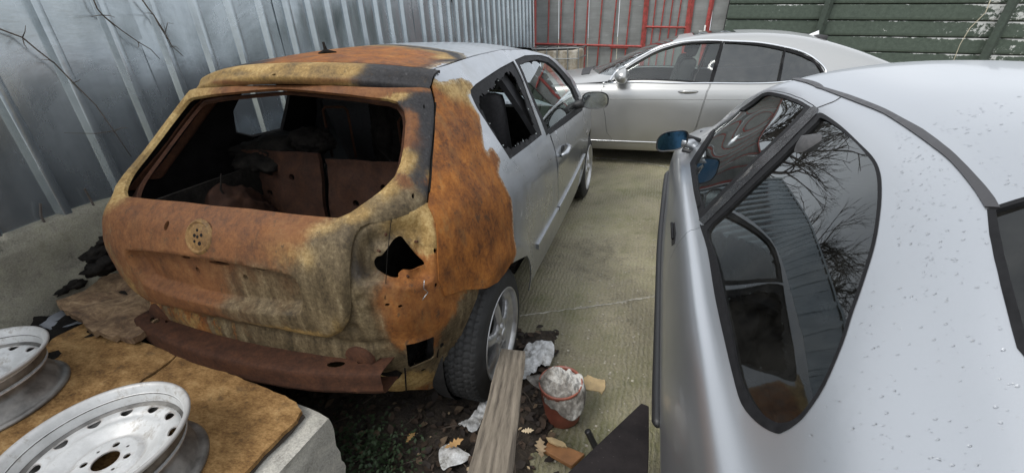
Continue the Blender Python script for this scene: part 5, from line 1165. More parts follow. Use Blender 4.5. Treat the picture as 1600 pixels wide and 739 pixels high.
for y, sgn in ((1.72, 1), (-.98, 1), (1.72, -1), (-.98, -1)):
    c = copy_tree(wr, CP); c.location = (XC + sgn * .74, y, .303); c.rotation_euler = (0, 0, 0 if sgn > 0 else PI)
# cabin: floor, dash, seats, inner door card, belt anchor
ci = MB(); ci.box((1.62, -1.1, .30), (3.14, 1.5, .34)); ci.box((1.68, 1.25, .34), (3.08, 1.5, .92)); ci.obj('cabin_floor', M_dark, CP)
M_cloth = plain('grey_seat_cloth', (.075, .075, .078), .95, 0, 70, .3, .4, .002)
for x, y in ((1.95, .25), (2.80, .25), (2.0, -.62), (2.75, -.62)):
    q = MB(); q.box((x - .25, y, .45), (x + .25, y + .52, .58), bev=.05); A = np.array([[1, 0, 0], [0, 1, 0], [0, -.30, 1]]); q.box((-.24, -.07, 0), (.24, .07, .50), A, (x, y, .55), .05)
    if y > 0: q.box((-.13, -.05, .52), (.13, .05, .68), A, (x, y, .55), .04)
    q.obj('seat', M_cloth, CP, True)
for sgn in (1, -1):
    x = XC - sgn * .70; q = MB(); q.box((x - .02, -1.0, .35), (x + .02, -.05, .80), bev=.015); q.obj('side_trim', M_cloth, CP, True)
bl = MB(); bl.lathe([(0, .014), (.018, .012), (.022, .004), (.022, 0)], 20, 0, (1.80, -.55, 1.0)); bl.V = [(2 * 1.80 - a, b, c) for a, b, c in bl.V]; bl.obj('belt_anchor', plain('grey_knob', (.22, .22, .23), .5), CP, True)
# rain beads on the paint
_dr = random.Random(21); dm = MB(); dpts = []
_reg = cpx((1400, 200), (1530, 330), (1590, 560), (1600, 739), (1300, 739), (1260, 690), (1330, 540), (1385, 330)); _r3 = cpx((1450, 190), (1600, 150), (1600, 300), (1560, 310))
for reg, cnt in ((_reg, 400), (_r3, 110)):
    a = np.array(reg); lo, hi = a.min(0), a.max(0); k = 0
    while k < cnt:
        p = (_dr.uniform(lo[0], hi[0]), _dr.uniform(lo[1], hi[1]))
        if inpoly([p], reg)[0]: dpts.append(p); k += 1
for p in dpts:
    c = S2.at([p])[0]; n = S2.nrm([p])[0]; t = np.cross(n, [0, 0, 1.]); t /= np.linalg.norm(t); bb = np.cross(n, t); s = _dr.choice((.0007, .0009, .0011, .0015, .0021)); el = _dr.uniform(.8, 1.7)
    V = [c + n * s * .55]; F_ = []
    for rg, hh in ((.55, .45), (1., -.05)):
        for k in range(8): a = 2 * PI * k / 8; V.append(c + (t * math.cos(a) + bb * math.sin(a) * el) * s * rg + n * s * hh)
    for k in range(8): F_ += [(0, 1 + k, 1 + (k + 1) % 8), (1 + k, 9 + k, 9 + (k + 1) % 8, 1 + (k + 1) % 8)]
    dm.add(V, F_)
def _water():
    b = NB('rain_bead'); b.bsdf.inputs['Transmission Weight'].default_value = 1; b.bsdf.inputs['IOR'].default_value = 1.33; return b.set(color=(1, 1, 1), rough=.02)
do = dm.obj('rain_beads', _water(), CP, True); do['kind'] = 'stuff'

# ------------------------------------------------------------------ small fittings on the burnt rear end
RP = [c for c in HB.children if c.name.startswith('rear_panel')][0]
def on_hs(px, off): u = hp(px); return HS.at(u)[0] + HS.nrm(u)[0] * off, HS.nrm(u)[0]
for px in ((604, 361), (594, 394), (660, 378), (645, 438)):
    c, n = on_hs(px, -.062); s_ = MB(); s_.tube([c, c + n * .028],   .0045, 8); s_.tube([c + n * .006, c + n * .010], .008, 8); s_.obj('lamp_stud', M_rust_dark, RP, True)
for pts, r_ in (([(632, 531), (632.5, 560), (634, 590), (635, 624)], .0028), ([(545, 552), (580, 566), (632, 580)], .0025), ([(552, 498), (600, 500), (640, 520)], .003), ([(690, 470), (694, 520), (690, 566)], .003)):
    uvtube('panel_seam', HS, uvline(hp(*pts), 6), r_, -.030, M_soot, RP, 6)
for pts in ([(662, 437), (661, 450), (668, 456), (663, 462), (659, 468)], [(598, 300), (612, 340), (606, 400), (602, 470)]):
    P = [on_hs(p, .004 if pts[0][0] == 662 else -.012)[0] for p in pts]; w_ = MB(); w_.tube(P, .0013, 5); w_.obj('burnt_wire', M_galv if pts[0][0] == 662 else M_char, RP, True)
# side bump line of the roof rail and shreds of rubber in the seams of the burnt car
for pts in ([(681, 160), (680, 200), (676, 247), (671, 300)],):
    uvtube('seal_shred', HS, uvline(hp(*pts), 8), .004, -.004, M_char, RP, 6)

# scorched inner pressings of the left rear pillar, seen through the glass opening
lp = [(-u, v) for u, v in [hu(-.36, 1.03), hu(-.14, 1.03), hu(.04, 1.18), hu(.20, 1.36), hu(.12, 1.40), hu(-.02, 1.33), hu(-.16, 1.20)]]
panel('inner_pillar', HS, lp, [], (.02, .02), [M_seatrust2] * 2, HB, -.025, lambda UV, P: .012 * np.sin((P[:, 1] - P[:, 2] * 1.05) * 46), .006)
# ------------------------------------------------------------------ foreground: blocks, boards, wheels, plank, litter
def prism(name, poly, z0, z1, mat, parent=None, jag=0, seed=1, step=.03, bevel=0, wob=0):
    """sheet of any outline with a ragged edge"""
    R = random.Random(seed); P = densify([tuple(q[:2]) for q in poly], step, step); P = [(x + R.uniform(-jag, jag), y + R.uniform(-jag, jag)) for x, y in P]
    Sx = FSurf(lambda U, V: np.stack([U, V, np.full_like(U, z1)], -1), -5, 5, -5, 5, 8, 8, 1)
    if Sx.N[3, 3, 2] < 0: Sx.N *= -1
    dsp = (lambda UV, Q: wob * np.array([mnoise.fractal(Vector((q[0] * 7 + seed, q[1] * 7, seed)), .8, 2, 4) for q in Q])) if wob else None
    return panel(name, Sx, P, [], (.025, .025) if wob else (.2, .2), [mat, mat], parent, 0, dsp, z1 - z0)
def zpts(z, *px): return [tuple(q) for q in on(px, 2, z)]
# old concrete block under the boards
M_block = _conc('pale_block_concrete', (.46, .44, .39), .12, False, 2.2)
c0 = on1((512, 650), 2, .43); c1 = on1((430, 739), 2, .43); c2 = on1((466, 631), 2, .43)
e1 = (c1 - c0)[:2]; e1 /= np.linalg.norm(e1); e2 = np.array([e1[1], -e1[0]]); e2 = e2 if e2 @ (c2 - c0)[:2] > 0 else -e2
bm = bmesh.new(); bmesh.ops.create_cube(bm, size=1); bmesh.ops.subdivide_edges(bm, edges=bm.edges, cuts=22, use_grid_fill=True)
bmesh.ops.bevel(bm, geom=[e for e in bm.edges if e.is_boundary], offset=.01, affect='EDGES')
for v in bm.verts:
    a, b_, z = (v.co.x + .5) * 1.0, (v.co.y + .5) * 1.1, (v.co.z + .5) * .43
    ed = sum(1 for q in (v.co.x, v.co.y, v.co.z) if abs(abs(q) - .5) < .03)
    n = mnoise.fractal(Vector((a * 6, b_ * 6, z * 6)), .7, 2, 5); k = .012 + .012 * (ed > 1)
    x, y = c0[:2] + e1 * a + e2 * b_; d = Vector((v.co.x, v.co.y, v.co.z)).normalized()
    w_ = e1 * d.x + e2 * d.y; v.co = Vector((x + w_[0] * n * k, y + w_[1] * n * k, z + d.z * n * k - .010 * (ed > 1)))
bmesh.ops.recalc_face_normals(bm, faces=bm.faces)
me = bpy.data.meshes.new('concrete_block'); bm.to_mesh(me); bm.free(); me.materials.append(M_block); me.polygons.foreach_set('use_smooth', np.ones(len(me.polygons), bool)); me.set_sharp_from_angle(angle=math.radians(40))
tag(link(bpy.data.objects.new('concrete_block', me)), 'rough pale concrete block carrying the chipboard and white steel wheels', 'block')
# boards
def _chip():
    b = NB('weathered_chipboard'); n = b.noise(10, 9, .75, (1, 1.6, 1)); f = b.noise(75, 8, .75, (1, 2, 1)); s = b.noise(13, 8, .72, None, .5)
    c = b.ramp(b.math('ADD', b.math('MULTIPLY', n, .6), b.math('MULTIPLY', f, .4)), [(.38, (.085, .048, .020)), (.46, (.19, .102, .036)), (.54, (.30, .175, .068)), (.64, (.43, .28, .125))])
    c = b.mix(b.math('MULTIPLY', b.ramp(s, [(.57, 0), (.68, 1)]), .75), c, (.07, .045, .025)); return b.set(color=c, rough=.85, normal=b.bump(b.math('ADD', f, n), .5, .005), spec=.25)
M_chip = _chip(); M_wetply = plain('dark_wet_ply', (.035, .026, .02), .6, 0, 12, .5, .5, .005); M_plaster = plain('white_board_edge', (.42, .41, .38), .8, 0, 30, .4)
prism('plasterboard_sheet', zpts(.434, (120, 506), (276, 551), (405, 621), (440, 650), (300, 830), (-60, 900), (-60, 560)), .428, .437, M_plaster, None, .003, 3)
tag(bpy.data.objects['plasterboard_sheet'], 'thin white edged sheet showing under the chipboard beside the rusty beam', 'sheet')
tag(prism('plywood_sheet', zpts(.44, (478, 650), (466, 664), (384, 748), (300, 850), (-80, 900), (-60, 600), (200, 600), (440, 640)), .437, .447, M_wetply, None, .003, 4), 'dark wet plywood sheet between the chipboard and the concrete block', 'board')
tag(prism('chipboard_sheet', zpts(.463, (60, 548), (90, 524), (135, 503), (205, 526), (275, 553), (262, 566), (240, 582), (224, 592), (160, 640), (-60, 740), (-60, 600)), .449, .463, M_chip, None, .003, 5, .03, 0, .004), 'weathered brown chipboard sheet at the back, pointed end against the rotten board', 'board', 'weathered chipboard sheets under the wheels')
tag(prism('chipboard_sheet', zpts(.4635, (278, 554), (330, 573), (400, 600), (463, 627), (470, 640), (464, 655), (420, 697), (350, 775), (280, 850), (-80, 900), (-60, 745), (160, 643), (227, 593), (243, 583), (265, 567)), .4495, .4635, M_chip, None, .003, 6, .03, 0, .004), 'weathered brown chipboard sheet at the front, under the larger white wheel', 'board', 'weathered chipboard sheets under the wheels')
# steel wheels
def _wpaint():
    b = NB('scuffed_white_wheel_paint'); n = b.noise(7, 9, .7); f = b.noise(45, 8, .75); g_ = b.noise(20, 6, .7, None, 1.)
    c = b.ramp(n, [(.38, (.45, .45, .44)), (.58, (.60, .60, .59))]); c = b.mix(b.math('MULTIPLY', b.ramp(b.math('ADD', b.math('MULTIPLY', n, .5), b.math('MULTIPLY', f, .5)), [(.53, 0), (.62, 1)]), .7), c, (.22, .18, .13))
    geo = b.n.new('ShaderNodeNewGeometry'); c = b.mix(b.ramp(geo.outputs['Pointiness'], [(.40, .7), (.49, 0)]), c, (.13, .10, .075)); c = b.mix(b.ramp(geo.outputs['Pointiness'], [(.54, 0), (.60, .5)]), c, (.22, .13, .075))  # dark brown in the hollows, rust brown along raised edges
    return b.set(color=c, rough=.42, metal=.15, normal=b.bump(f, .12, .002))
M_wheelw = _wpaint(); M_barrel = plain('dirty_grey_barrel', (.20, .19, .175), .42, .5, 14, .7, .2, .002)
def steel_wheel(label, c, zb, rot):
    W_ = thing('roadwheel', label, 'wheel', (c[0], c[1], zb), (0, 0, rot), 'old white steel wheels on the chipboard')
    pr = [(.205, .0), (.209, .003), (.209, .010), (.200, .016), (.188, .018), (.184, .045), (.165, .062), (.160, .090), (.172, .108), (.186, .116), (.1885, .128), (.1885, .146)]
    b = MB(); b.lathe(pr, 72); b.obj('barrel', M_barrel, W_, True)
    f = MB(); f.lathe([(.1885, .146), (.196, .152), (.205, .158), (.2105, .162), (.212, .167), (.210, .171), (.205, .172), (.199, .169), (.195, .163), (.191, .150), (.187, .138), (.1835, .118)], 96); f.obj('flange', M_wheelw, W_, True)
    rr = np.array([0, .030, .033, .066, .072, .078, .10, .130, .1335, .146, .160, .170, .178, .184]); hh = np.array([.098, .098, .098, .098, .100, .088, .099, .112, .1085, .116, .118, .114, .106, .106])
    def dish(U, V): r = np.hypot(U, V); return np.stack([U, V, pchip(rr, hh, r.ravel()).reshape(r.shape)], -1)
    D = FSurf(dish, -.19, .19, -.19, .19, 200, 200, 1)
    if D.N[100, 100, 2] < 0: D.N *= -1
    hol = [ellipse((0, 0), .030, .030, 6, .3), ]
    hol[0] = smooth_poly([(.031 * math.cos(a), .031 * math.sin(a)) for a in np.linspace(0, 2 * PI, 12, endpoint=False)], 2)
    for k in range(13):
        a = 2 * PI * k / 13 + .1; hol.append(ellipse((.154 * math.cos(a), .154 * math.sin(a)), .0125, .0155, 16, a))
    for k in range(4):
        a = 2 * PI * k / 4 + .35; hol.append(ellipse((.050 * math.cos(a), .050 * math.sin(a)), .0085, .0085, 12)); a += PI / 4; hol.append(ellipse((.050 * math.cos(a), .050 * math.sin(a)), .0042, .0042, 8))
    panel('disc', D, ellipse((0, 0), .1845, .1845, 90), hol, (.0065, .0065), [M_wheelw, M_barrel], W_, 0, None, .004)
    return W_
zb = .465
w1c = on1((146, 692), 2, zb + .165); steel_wheel('large white steel wheel at the front with its centre bore in view', w1c, zb, .2)
w2c = on1((-62, 574), 2, zb + .165); steel_wheel('white steel wheel behind, partly cut off by the picture edge', w2c, zb, .9)
# rotten board, scrap metal, heap of rubble by the wall
def _rot():
    b = NB('rotten_chipboard'); n = b.noise(6, 9, .72, (1, 1.6, 1), 1.2); f = b.noise(40, 8, .75)
    c = b.ramp(b.math('ADD', b.math('MULTIPLY', n, .65), b.math('MULTIPLY', f, .35)), [(.33, (.045, .028, .018)), (.47, (.15, .09, .048)), (.57, (.30, .20, .11)), (.68, (.46, .36, .24))]); return b.set(color=c, rough=.9, normal=b.bump(b.math('ADD', n, f), .8, .012))
rb = prism('rotten_board', zpts(.5, (84, 456), (95, 448), (122, 436), (150, 422), (168, 414), (180, 416), (215, 440), (260, 500), (210, 530), (150, 520), (124, 501), (108, 489), (90, 475)), .478, .505, _rot(), None, .008, 9, .03, 0, .03); tag(rb, 'rotten crumbling chipboard slab between the concrete wall and the rusty beam', 'board')
sm = prism('metal_scrap', zpts(.46, (35, 487), (60, 482), (86, 479), (128, 503), (100, 509), (76, 513), (48, 500)), .452, .456, plain('dull_tin', (.36, .38, .42), .45, .6, 20, .3), None, .002, 2, .03, 0, .012); tag(sm, 'small bent grey tin sheet in front of the concrete wall', 'scrap')
def mound(name, x0, x1, y0, y1, zf, mat, st=.035):
    xs, ys = np.arange(x0, x1, st), np.arange(y0, y1, st); V = [(x, y, zf(x, y)) for x in xs for y in ys]; m = len(ys)
    return mesh_obj(name, V, [(i * m + j, (i + 1) * m + j, (i + 1) * m + j + 1, i * m + j + 1) for i in range(len(xs) - 1) for j in range(m - 1)], mat)
def _soil():
    b = NB('dark_litter_soil'); n = b.noise(9, 9, .75); f = b.noise(60, 8, .75); c = b.ramp(b.math('ADD', b.math('MULTIPLY', n, .5), b.math('MULTIPLY', f, .5)), [(.36, (.012, .010, .008)), (.5, (.04, .030, .022)), (.62, (.085, .065, .045)), (.75, (.17, .14, .10))]); return b.set(color=c, rough=.95, normal=b.bump(b.math('ADD', n, f), .9, .02))
M_soil = _soil()
def zrub(x, y):
    h = .44 - .35 * max(0, (x + .72) / .5) if x > -.95 else .46
    return max(-.05, min(h, .46) + .055 * mnoise.fractal(Vector((x * 6, y * 6, 2)), .8, 2, 5) - .3 * max(0, y - .35))
tag(mound('rubble_bank', -1.26, -.3, -2.0, 1.2, zrub, M_char), kind='structure')
def zsoil(x, y):
    e = min((x + .9) / .25, (1.20 + .12 * mnoise.noise(Vector((y * 4, 1, 5))) - x - .25 * max(0, y + .1)) / .22, (y + 2.2) / .3, (.55 + .2 * mnoise.noise(Vector((x * 4, 0, 3))) - y) / .3)
    return -.03 + .055 * min(1, max(0, e)) + (.028 * mnoise.fractal(Vector((x * 8, y * 8, 7)), .8, 2, 5) if e > 0 else 0)
tag(mound('litter_soil', -.95, 1.5, -2.1, .75, zsoil, M_soil, .028), kind='structure')
hp_ = MB()
for k, (px, xx, r) in enumerate((((156, 396), -1.08, .05), ((162, 416), -1.04, .05), ((146, 424), -1.12, .032), ((118, 444), -1.17, .03), ((98, 456), -1.17, .02), ((168, 376), -1.08, .035))):
    o_ = lump('charred_scrap', on1(px, 0, xx), (r * .7, r * 1.3, r * .7), M_char, k * 5.1, None, .6, 1.8, 3); n_ = o_.data; hp_.add([tuple(v.co) for v in n_.vertices], [tuple(f.vertices) for f in n_.polygons]); bpy.data.objects.remove(o_)
tag(hp_.obj('charred_scraps', M_char, None, True), kind='stuff')
# leaf litter, chips and twigs
def leaf(mb, c, s, R, curl=.4, shape=None):
    a = R.uniform(0, 2 * PI); tx, ty = R.uniform(-.6, .6), R.uniform(-.6, .6); ca, sa = math.cos(a), math.sin(a); V = []
    for t, w_ in ((0, .03), (.25, .24), (.5, .33), (.8, .17), (1, .01)):
        for q in (-1, 0, 1):
            x, y = (t - .5) * s, q * w_ * s; V.append((c[0] + x * ca - y * sa, c[1] + x * sa + y * ca, c[2] + abs(q) * curl * w_ * s + tx * x + ty * y * .5 + .4 * curl * s * (t - .5) ** 2))
    mb.add(V, [(i * 3 + j, i * 3 + j + 1, i * 3 + j + 4, i * 3 + j + 3) for i in range(4) for j in range(2)])
LR = random.Random(31)
for nm, col, cnt in (('dead_leaves', (.055, .036, .024), 900), ('dead_leaves', (.115, .08, .05), 260), ('dead_leaves', (.028, .021, .017), 1100), ('wood_chips', (.38, .29, .18), 130)):
    mb = MB(); k = 0
    while k < cnt:
        x, y = LR.uniform(-.6, 1.3), LR.uniform(-1.5, .45)
        if nm == 'wood_chips' and x < .75 and LR.random() < .7: continue
        z = zsoil(x, y)
        if z < -.005 or (x > .62 and x < .86 and abs(y) < .2): continue
        leaf(mb, (x, y, z + LR.uniform(.002, .022)), LR.uniform(.016, .055) if nm == 'dead_leaves' else LR.uniform(.008, .02), LR); k += 1
    tag(mb.obj(nm, plain(nm, col, .9, 0, 30, .5), None, True), kind='stuff')
mb = MB()
for k in range(170):
    x, y = LR.uniform(-.3, 1.25), LR.uniform(-1.4, .3); z = zsoil(x, y)
    if z < 0: continue
    a = LR.uniform(0, 2 * PI); L = LR.uniform(.04, .16); d = np.array([math.cos(a), math.sin(a), LR.uniform(-.1, .25)]) * L / 2; c = np.array([x, y, z + .018]); mb.tube([c - d, c + d * .2 + np.array([.006, .004, .004]), c + d], [.0018, .0016, .0009], 5)
tag(mb.obj('twig_litter', M_twig, None, True), kind='stuff')
mb = MB()
for k in range(260):                               # grit on the bare concrete
    x, y = LR.uniform(.95, 1.5), LR.uniform(-.5, 2.2); s = LR.uniform(.002, .006); mb.box((x - s, y - s * .8, -.002), (x + s, y + s * .7, s * .9))
tag(mb.obj('grit', plain('pale_grit', (.42, .39, .32), .9, 0, 30, .5)), kind='stuff')
# green weeds by the block
mb = MB()
for k in range(900):
    c = on1((LR.gauss(575, 38), LR.gauss(715, 30)), 2, .05); leaf(mb, (c[0], c[1], .03 + LR.uniform(0, .09)), LR.uniform(.007, .020), LR, .3)
tag(mb.obj('weeds', plain('weed_green', (.020, .040, .012), .7, 0, 30, .5), None, True), kind='stuff')
# single leaves
def oak(c, s, a, col, lab, name='fallen_leaf'):
    out_ = [(-.5, .0), (-.42, .05), (-.30, .16), (-.22, .09), (-.12, .25), (-.02, .12), (.12, .30), (.18, .13), (.33, .22), (.36, .08), (.5, .03), (.56, -.02), (.36, -.1), (.30, -.22), (.17, -.12), (.08, -.30), (-.03, -.12), (-.15, -.24), (-.22, -.08), (-.34, -.14), (-.42, -.04)]
    P = [(c[0] + s * (x * math.cos(a) - y * math.sin(a)), c[1] + s * (x * math.sin(a) + y * math.cos(a))) for x, y in out_]
    o = prism(name, P, c[2], c[2] + .0015, plain('leaf_tan', col, .8, 0, 40, .3), None, 0, 1, .05, 0, .02); return tag(o, lab, 'leaf')
oak(on1((845, 703), 2, .03) + np.array([0, 0, .012]), .085, 1.9, (.42, .31, .19), 'pale lobed oak leaf lying near the wood offcut')
oak(on1((642, 687), 2, .03) + np.array([0, 0, .02]), .05, 1.2, (.42, .26, .10), 'small yellow leaf among dark litter under the burnt bumper beam')
oak(on1((710, 703), 2, .05) + np.array([0, 0, .03]), .075, .7, (.45, .27, .11), 'long orange leaf lying on the white plastic scrap')
oak(on1((824, 678), 2, .04) + np.array([0, 0, .02]), .05, .3, (.62, .50, .33), 'pale cream leaf scrap between the plank and the pot')
# plank
def _oldwood():
    b = NB('weathered_plank'); w_ = b.n.new('ShaderNodeTexWave'); w_.bands_direction = 'X'; w_.inputs['Scale'].default_value = 14; w_.inputs['Distortion'].default_value = 7; w_.inputs['Detail'].default_value = 5; w_.inputs['Detail Scale'].default_value = 1.2; w_.inputs['Detail Roughness'].default_value = .65
    mp = b.n.new('ShaderNodeMapping'); mp.inputs['Scale'].default_value = (1, .10, 1); b.l(b.co(), mp.inputs[0]); b.l(mp.outputs[0], w_.inputs[0]); n = b.noise(60, 8, .75, (1, .06, 1)); k = b.noise(6, 6, .6)
    m = b.math('ADD', b.math('MULTIPLY', w_.outputs[1], .13), b.math('MULTIPLY', n, .87)); c = b.ramp(m, [(.32, (.06, .048, .036)), (.48, (.165, .137, .103)), (.66, (.27, .228, .175))]); c = b.mix(b.ramp(k, [(.5, 0), (.7, .35)]), c, (.16, .135, .10))
    cr_ = b.ramp(b.noise(16, 4, .5, (1, .03, 1)), [(.62, 0), (.655, 1)]); c = b.mix(b.math('MULTIPLY', cr_, .7), c, (.045, .035, .027)); return b.set(color=c, rough=.9, normal=b.bump(b.math('SUBTRACT', m, cr_), .6, .004))
pa, pb = CAM + ray([(802, 546)])[0] * 1.86, CAM + ray([(766, 739)])[0] * 1.045
ax_ = (pb - pa) / np.linalg.norm(pb - pa); L = float(np.linalg.norm(pb - pa)) + .22
side = np.cross(ax_, [0, 0, 1]); side /= np.linalg.norm(side); up_ = np.cross(side, ax_); roll = .10; side, up_ = side * math.cos(roll) + up_ * math.sin(roll), up_ * math.cos(roll) - side * math.sin(roll)
bm = bmesh.new(); bmesh.ops.create_cube(bm, size=1)
bmesh.ops.subdivide_edges(bm, edges=[e for e in bm.edges if abs(e.verts[0].co.y - e.verts[1].co.y) > .5], cuts=30)
bmesh.ops.bevel(bm, geom=[e for e in bm.edges if e.calc_face_angle(0) > .5], offset=.03, segments=2, affect='EDGES')
for v in bm.verts:
    x, y, z = v.co; v.co = Vector((x * .11 + .003 * mnoise.noise(Vector((x * 2, y * 9, z))), (y + .5) * L, (z - .5) * .055 + .003 * mnoise.noise(Vector((x * 3, y * 6, z * 2 + 5)))))
me = bpy.data.meshes.new('timber_plank'); bm.to_mesh(me); bm.free(); me.materials.append(_oldwood()); me.polygons.foreach_set('use_smooth', np.ones(len(me.polygons), bool)); me.set_sharp_from_angle(angle=math.radians(35))
po = link(bpy.data.objects.new('timber_plank', me)); 
_m = Matrix.Identity(4)
for j in range(3): _m[j][0], _m[j][1], _m[j][2], _m[j][3] = side[j], ax_[j], up_[j], pa[j]
po.matrix_world = _m; tag(po, 'long weathered grey timber plank leaning in front of the rear wheel', 'plank')
# black plastic board beside the coupe
M_blk = NB('scuffed_black_board'); _n = M_blk.noise(8, 8, .7); _f = M_blk.noise(90, 6); _s = M_blk.ramp(M_blk.vor(55), [(.03, 1), (.07, 0)])
_c = M_blk.ramp(_n, [(.35, (.010, .0085, .009)), (.7, (.024, .020, .020))]); _c = M_blk.mix(M_blk.math('MULTIPLY', _s, .25), _c, (.4, .38, .34)); M_blk = M_blk.set(color=_c, rough=.85, spec=.2, normal=M_blk.bump(_f, .3, .003))
def plane_poly(name, pxz, th, mat, lab, cat):
    V = [on1(p, 2, z) for p, z in pxz]; n = sum(np.cross(V[i] - V[0], V[(i + 1) % len(V)] - V[0]) for i in range(1, len(V) - 1)); n /= np.linalg.norm(n); n = n if n[2] > 0 else -n; c = V[0]; V = [v - n * ((v - c) @ n) for v in V]; m = len(V)
    mb = MB(); mb.add(V + [v - n * th for v in V], [tuple(range(m)), tuple(range(2 * m - 1, m - 1, -1))] + [(i, m + i, m + (i + 1) % m, (i + 1) % m) for i in range(m)]); o = mb.obj(name, mat, None, False, .003); bm = bmesh.new(); bm.from_mesh(o.data); bmesh.ops.recalc_face_normals(bm, faces=bm.faces); bm.to_mesh(o.data); bm.free(); return tag(o, lab, cat)
plane_poly('black_board', [((1002, 629), .36), ((880, 745), .37), ((760, 860), .38), ((1008, 860), .375), ((1014, 700), .365), ((1014, 634), .36)], .012, M_blk, 'scuffed black board lying against the lower side of the coupe', 'board')
pt_ = MB(); a, b_ = on1((918, 673), 2, .14), on1((937, 712), 2, .03); pt_.tube([a, b_], .013, 12, False); pt_.tube([a + np.array([0, 0, -.001]), b_], .010, 12); tag(pt_.obj('plastic_tube', M_black, None, True), 'short black plastic tube standing by the black board', 'tube')
# pot with rags
pc = np.array([1.135, -.115, 0]); tl = Matrix.Rotation(-.05, 4, 'X')
pot = thing('plant_pot', 'terracotta coloured plastic pot stuffed with dirty rags', 'pot', pc, (.03, -.05, 0))
M_pot = plain('terracotta_plastic', (.27, .085, .055), .5, 0, 12, .35, .15)
pm_ = MB(); pm_.lathe([(.0, .0), (.070, .0), (.076, .008), (.083, .10), (.089, .19), (.093, .195), (.093, .205), (.088, .206), (.085, .19), (.078, .10), (.070, .012), (.0, .012)], 48); pm_.obj('pot_body', M_pot, pot, True)
def _cloth(): 
    b = NB('dirty_rag'); n = b.noise(7, 8, .7); f = b.noise(200, 4); return b.set(color=b.ramp(n, [(.36, (.06, .053, .044)), (.48, (.20, .185, .165)), (.58, (.47, .46, .43))]), rough=.95, normal=b.bump(f, .4, .002))
M_rag = _cloth()
def crumple(name, c, r, mat, seed, flat=.6, amp=.6, sc=1.5, parent=None, sub=5):
    bm = bmesh.new(); bmesh.ops.create_icosphere(bm, subdivisions=sub, radius=1)
    for v in bm.verts:
        p = v.co.copy(); q = p * sc + Vector((seed, seed, seed)); k = 1 + amp * (abs(mnoise.noise(q)) - .25) * 1.6 + amp * .5 * (abs(mnoise.noise(q * 2.3)) - .2) - amp * .25 * abs(mnoise.noise(q * 5)); v.co = Vector((p.x * k * r[0], p.y * k * r[1], p.z * k * r[2])) + Vector(c)
    bm.verts.index_update(); P = [tuple(v.co) for v in bm.verts]; Fs = [[v.index for v in f.verts] for f in bm.faces]; bm.free(); return mesh_obj(name, P, Fs, mat, parent)
def drape(name, pts, mat, seed, wob=.012, th=.0012, dens=.008, fold=16., lift=None):
    """a crumpled sheet: outline on the ground, folds by noise"""
    poly = smooth_poly([q[:2] for q in pts], 4); z = pts[0][2]; Sx = FSurf(lambda U, V: np.stack([U, V, np.full_like(U, z)], -1), -5, 5, -5, 5, 8, 8, 1)
    if Sx.N[3, 3, 2] < 0: Sx.N *= -1
    def dsp(UV, P): return np.array([wob * (1.6 * abs(mnoise.noise(Vector((p[0] * fold + seed, p[1] * fold * .7, seed)))) + .8 * abs(mnoise.noise(Vector((p[0] * fold * 2.3, p[1] * fold * 2 + seed, 3))))) + (lift(p) if lift else 0) for p in P])
    return panel(name, Sx, poly, [], (dens, dens), [mat, mat], None, 0, dsp, th)
def rag_sheet():
    nth, nr = 120, 44; V = []
    for i in range(nth):
        th = 2 * PI * i / nth; dg = math.degrees(th)
        def hump(c, w_): d = (dg - c + 180) % 360 - 180; return math.exp(-(d / w_) ** 2)
        R_m = .088 + .085 * hump(305, 42) + .075 * hump(180, 20) + .035 * hump(240, 25) - .030 * hump(90, 45) + .012 * mnoise.noise(Vector((math.cos(th) * 3, math.sin(th) * 3, 1))) ; lift = hump(180, 26)
        for k in range(nr):
            s_ = R_m * k / (nr - 1); ov = max(0, s_ - .084); x0, y0 = s_ * math.cos(th), s_ * math.sin(th)
            fold = .030 * abs(mnoise.noise(Vector((x0 * 22 + 3, y0 * 15, 2.2)))) + .020 * abs(mnoise.noise(Vector((x0 * 45, y0 * 38 + 7, 5)))) + .006 * mnoise.noise(Vector((x0 * 110, y0 * 90, 9)))
            dome = .186 + .022 * (1 - (min(s_, .084) / .084) ** 2)
            rad = min(s_, .084) + ov * (.36 + .60 * lift) + .25 * fold * min(1, ov / .02); z = dome + fold * (1 if ov == 0 else max(.35, 1 - ov / .05)) + .010 * (1 - abs(s_ - .088) / .05 if abs(s_ - .088) < .05 else 0) - ov * (.95 - .85 * lift)
            V.append((pc[0] + rad * math.cos(th), pc[1] + rad * math.sin(th), z))
    return mesh_obj('rag', V, [(i * nr + k, ((i + 1) % nth) * nr + k, ((i + 1) % nth) * nr + k + 1, i * nr + k + 1) for i in range(nth) for k in range(nr - 1)], M_rag)
rg = rag_sheet(); so_ = rg.modifiers.new('thick', 'SOLIDIFY'); so_.thickness = .002; tag(rg, 'dirty off white rag bundled into the terracotta pot', 'rag')
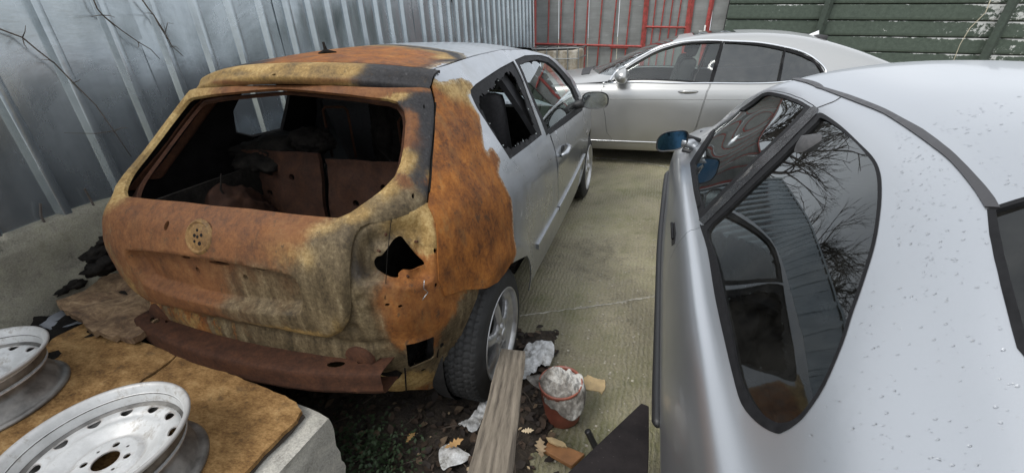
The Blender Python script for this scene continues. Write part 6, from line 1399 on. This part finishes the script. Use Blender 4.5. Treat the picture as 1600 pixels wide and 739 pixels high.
# plastic scraps
def _film(): 
    b = NB('dirty_white_film'); n = b.noise(14, 9, .75); return b.set(color=b.ramp(n, [(.36, (.14, .13, .11)), (.47, (.42, .42, .41)), (.6, (.68, .69, .70))]), rough=.35, normal=b.bump(b.noise(60, 6, .7, None, 1.5), .6, .006))
M_film = _film()
tag(drape('plastic_bag', zpts(.055, (822, 542), (840, 536), (862, 540), (866, 552), (858, 572), (845, 574), (830, 590), (818, 598), (812, 570)), M_film, 3.1, .03, .001, .007, 14), 'crumpled dirty white plastic bag on the concrete beside the far plank end', 'plastic')
tag(drape('plastic_strip', zpts(.05, (772, 596), (766, 620), (758, 645), (748, 668), (737, 680), (728, 672), (716, 662), (734, 655), (748, 636), (758, 612)), M_film, 6.6, .03, .001, .007, 16), 'torn strip of white plastic film along the plank below the rear wheel', 'plastic')
tag(drape('plastic_scrap', zpts(.05, (688, 700), (706, 694), (722, 706), (735, 712), (726, 722), (702, 731), (692, 735), (686, 718)), M_film, 9.3, .012, .001, .008, 12), 'flat pale plastic scrap in the litter left of the plank foot', 'plastic')
M_card = plain('torn_card', (.50, .37, .20), .85, 0, 18, .3, .4, .004)
tag(prism('cardboard_scrap', zpts(.008, (912, 590), (918, 584), (932, 590), (945, 594), (946, 604), (941, 615), (935, 610), (922, 608), (909, 606)), .004, .010, M_card, None, .002, 8, .01, 0, .01), 'torn piece of tan cardboard on the concrete behind the pot', 'cardboard')
M_scrapw = plain('orange_offcut', (.30, .14, .055), .75, 0, 14, .35, .4, .003)
tag(plane_poly('wood_offcut', [((858, 686), .035), ((914, 708), .035), ((893, 727), .035), ((849, 702), .035)], .022, M_scrapw, 'small orange brown wood offcut in front of the pot', 'offcut'), None)
tag(prism('bark_flake', zpts(.05, (853, 682), (866, 684), (884, 691), (886, 696), (872, 695), (858, 689)), .042, .050, M_card, None, .002, 12, .01, 0, .01), 'pale bark flake resting on the orange wood offcut', 'bark')
# support out of view for the raised plank end
sb = MB(); e_ = pa + ax_ * (L - .05); sb.box((e_[0] - .16, e_[1] - .10, 0), (e_[0] + .16, e_[1] + .10, e_[2] - .075), bev=.01); tag(sb.obj('concrete_pier', M_block), 'rough concrete pier holding up the near plank end', 'block')
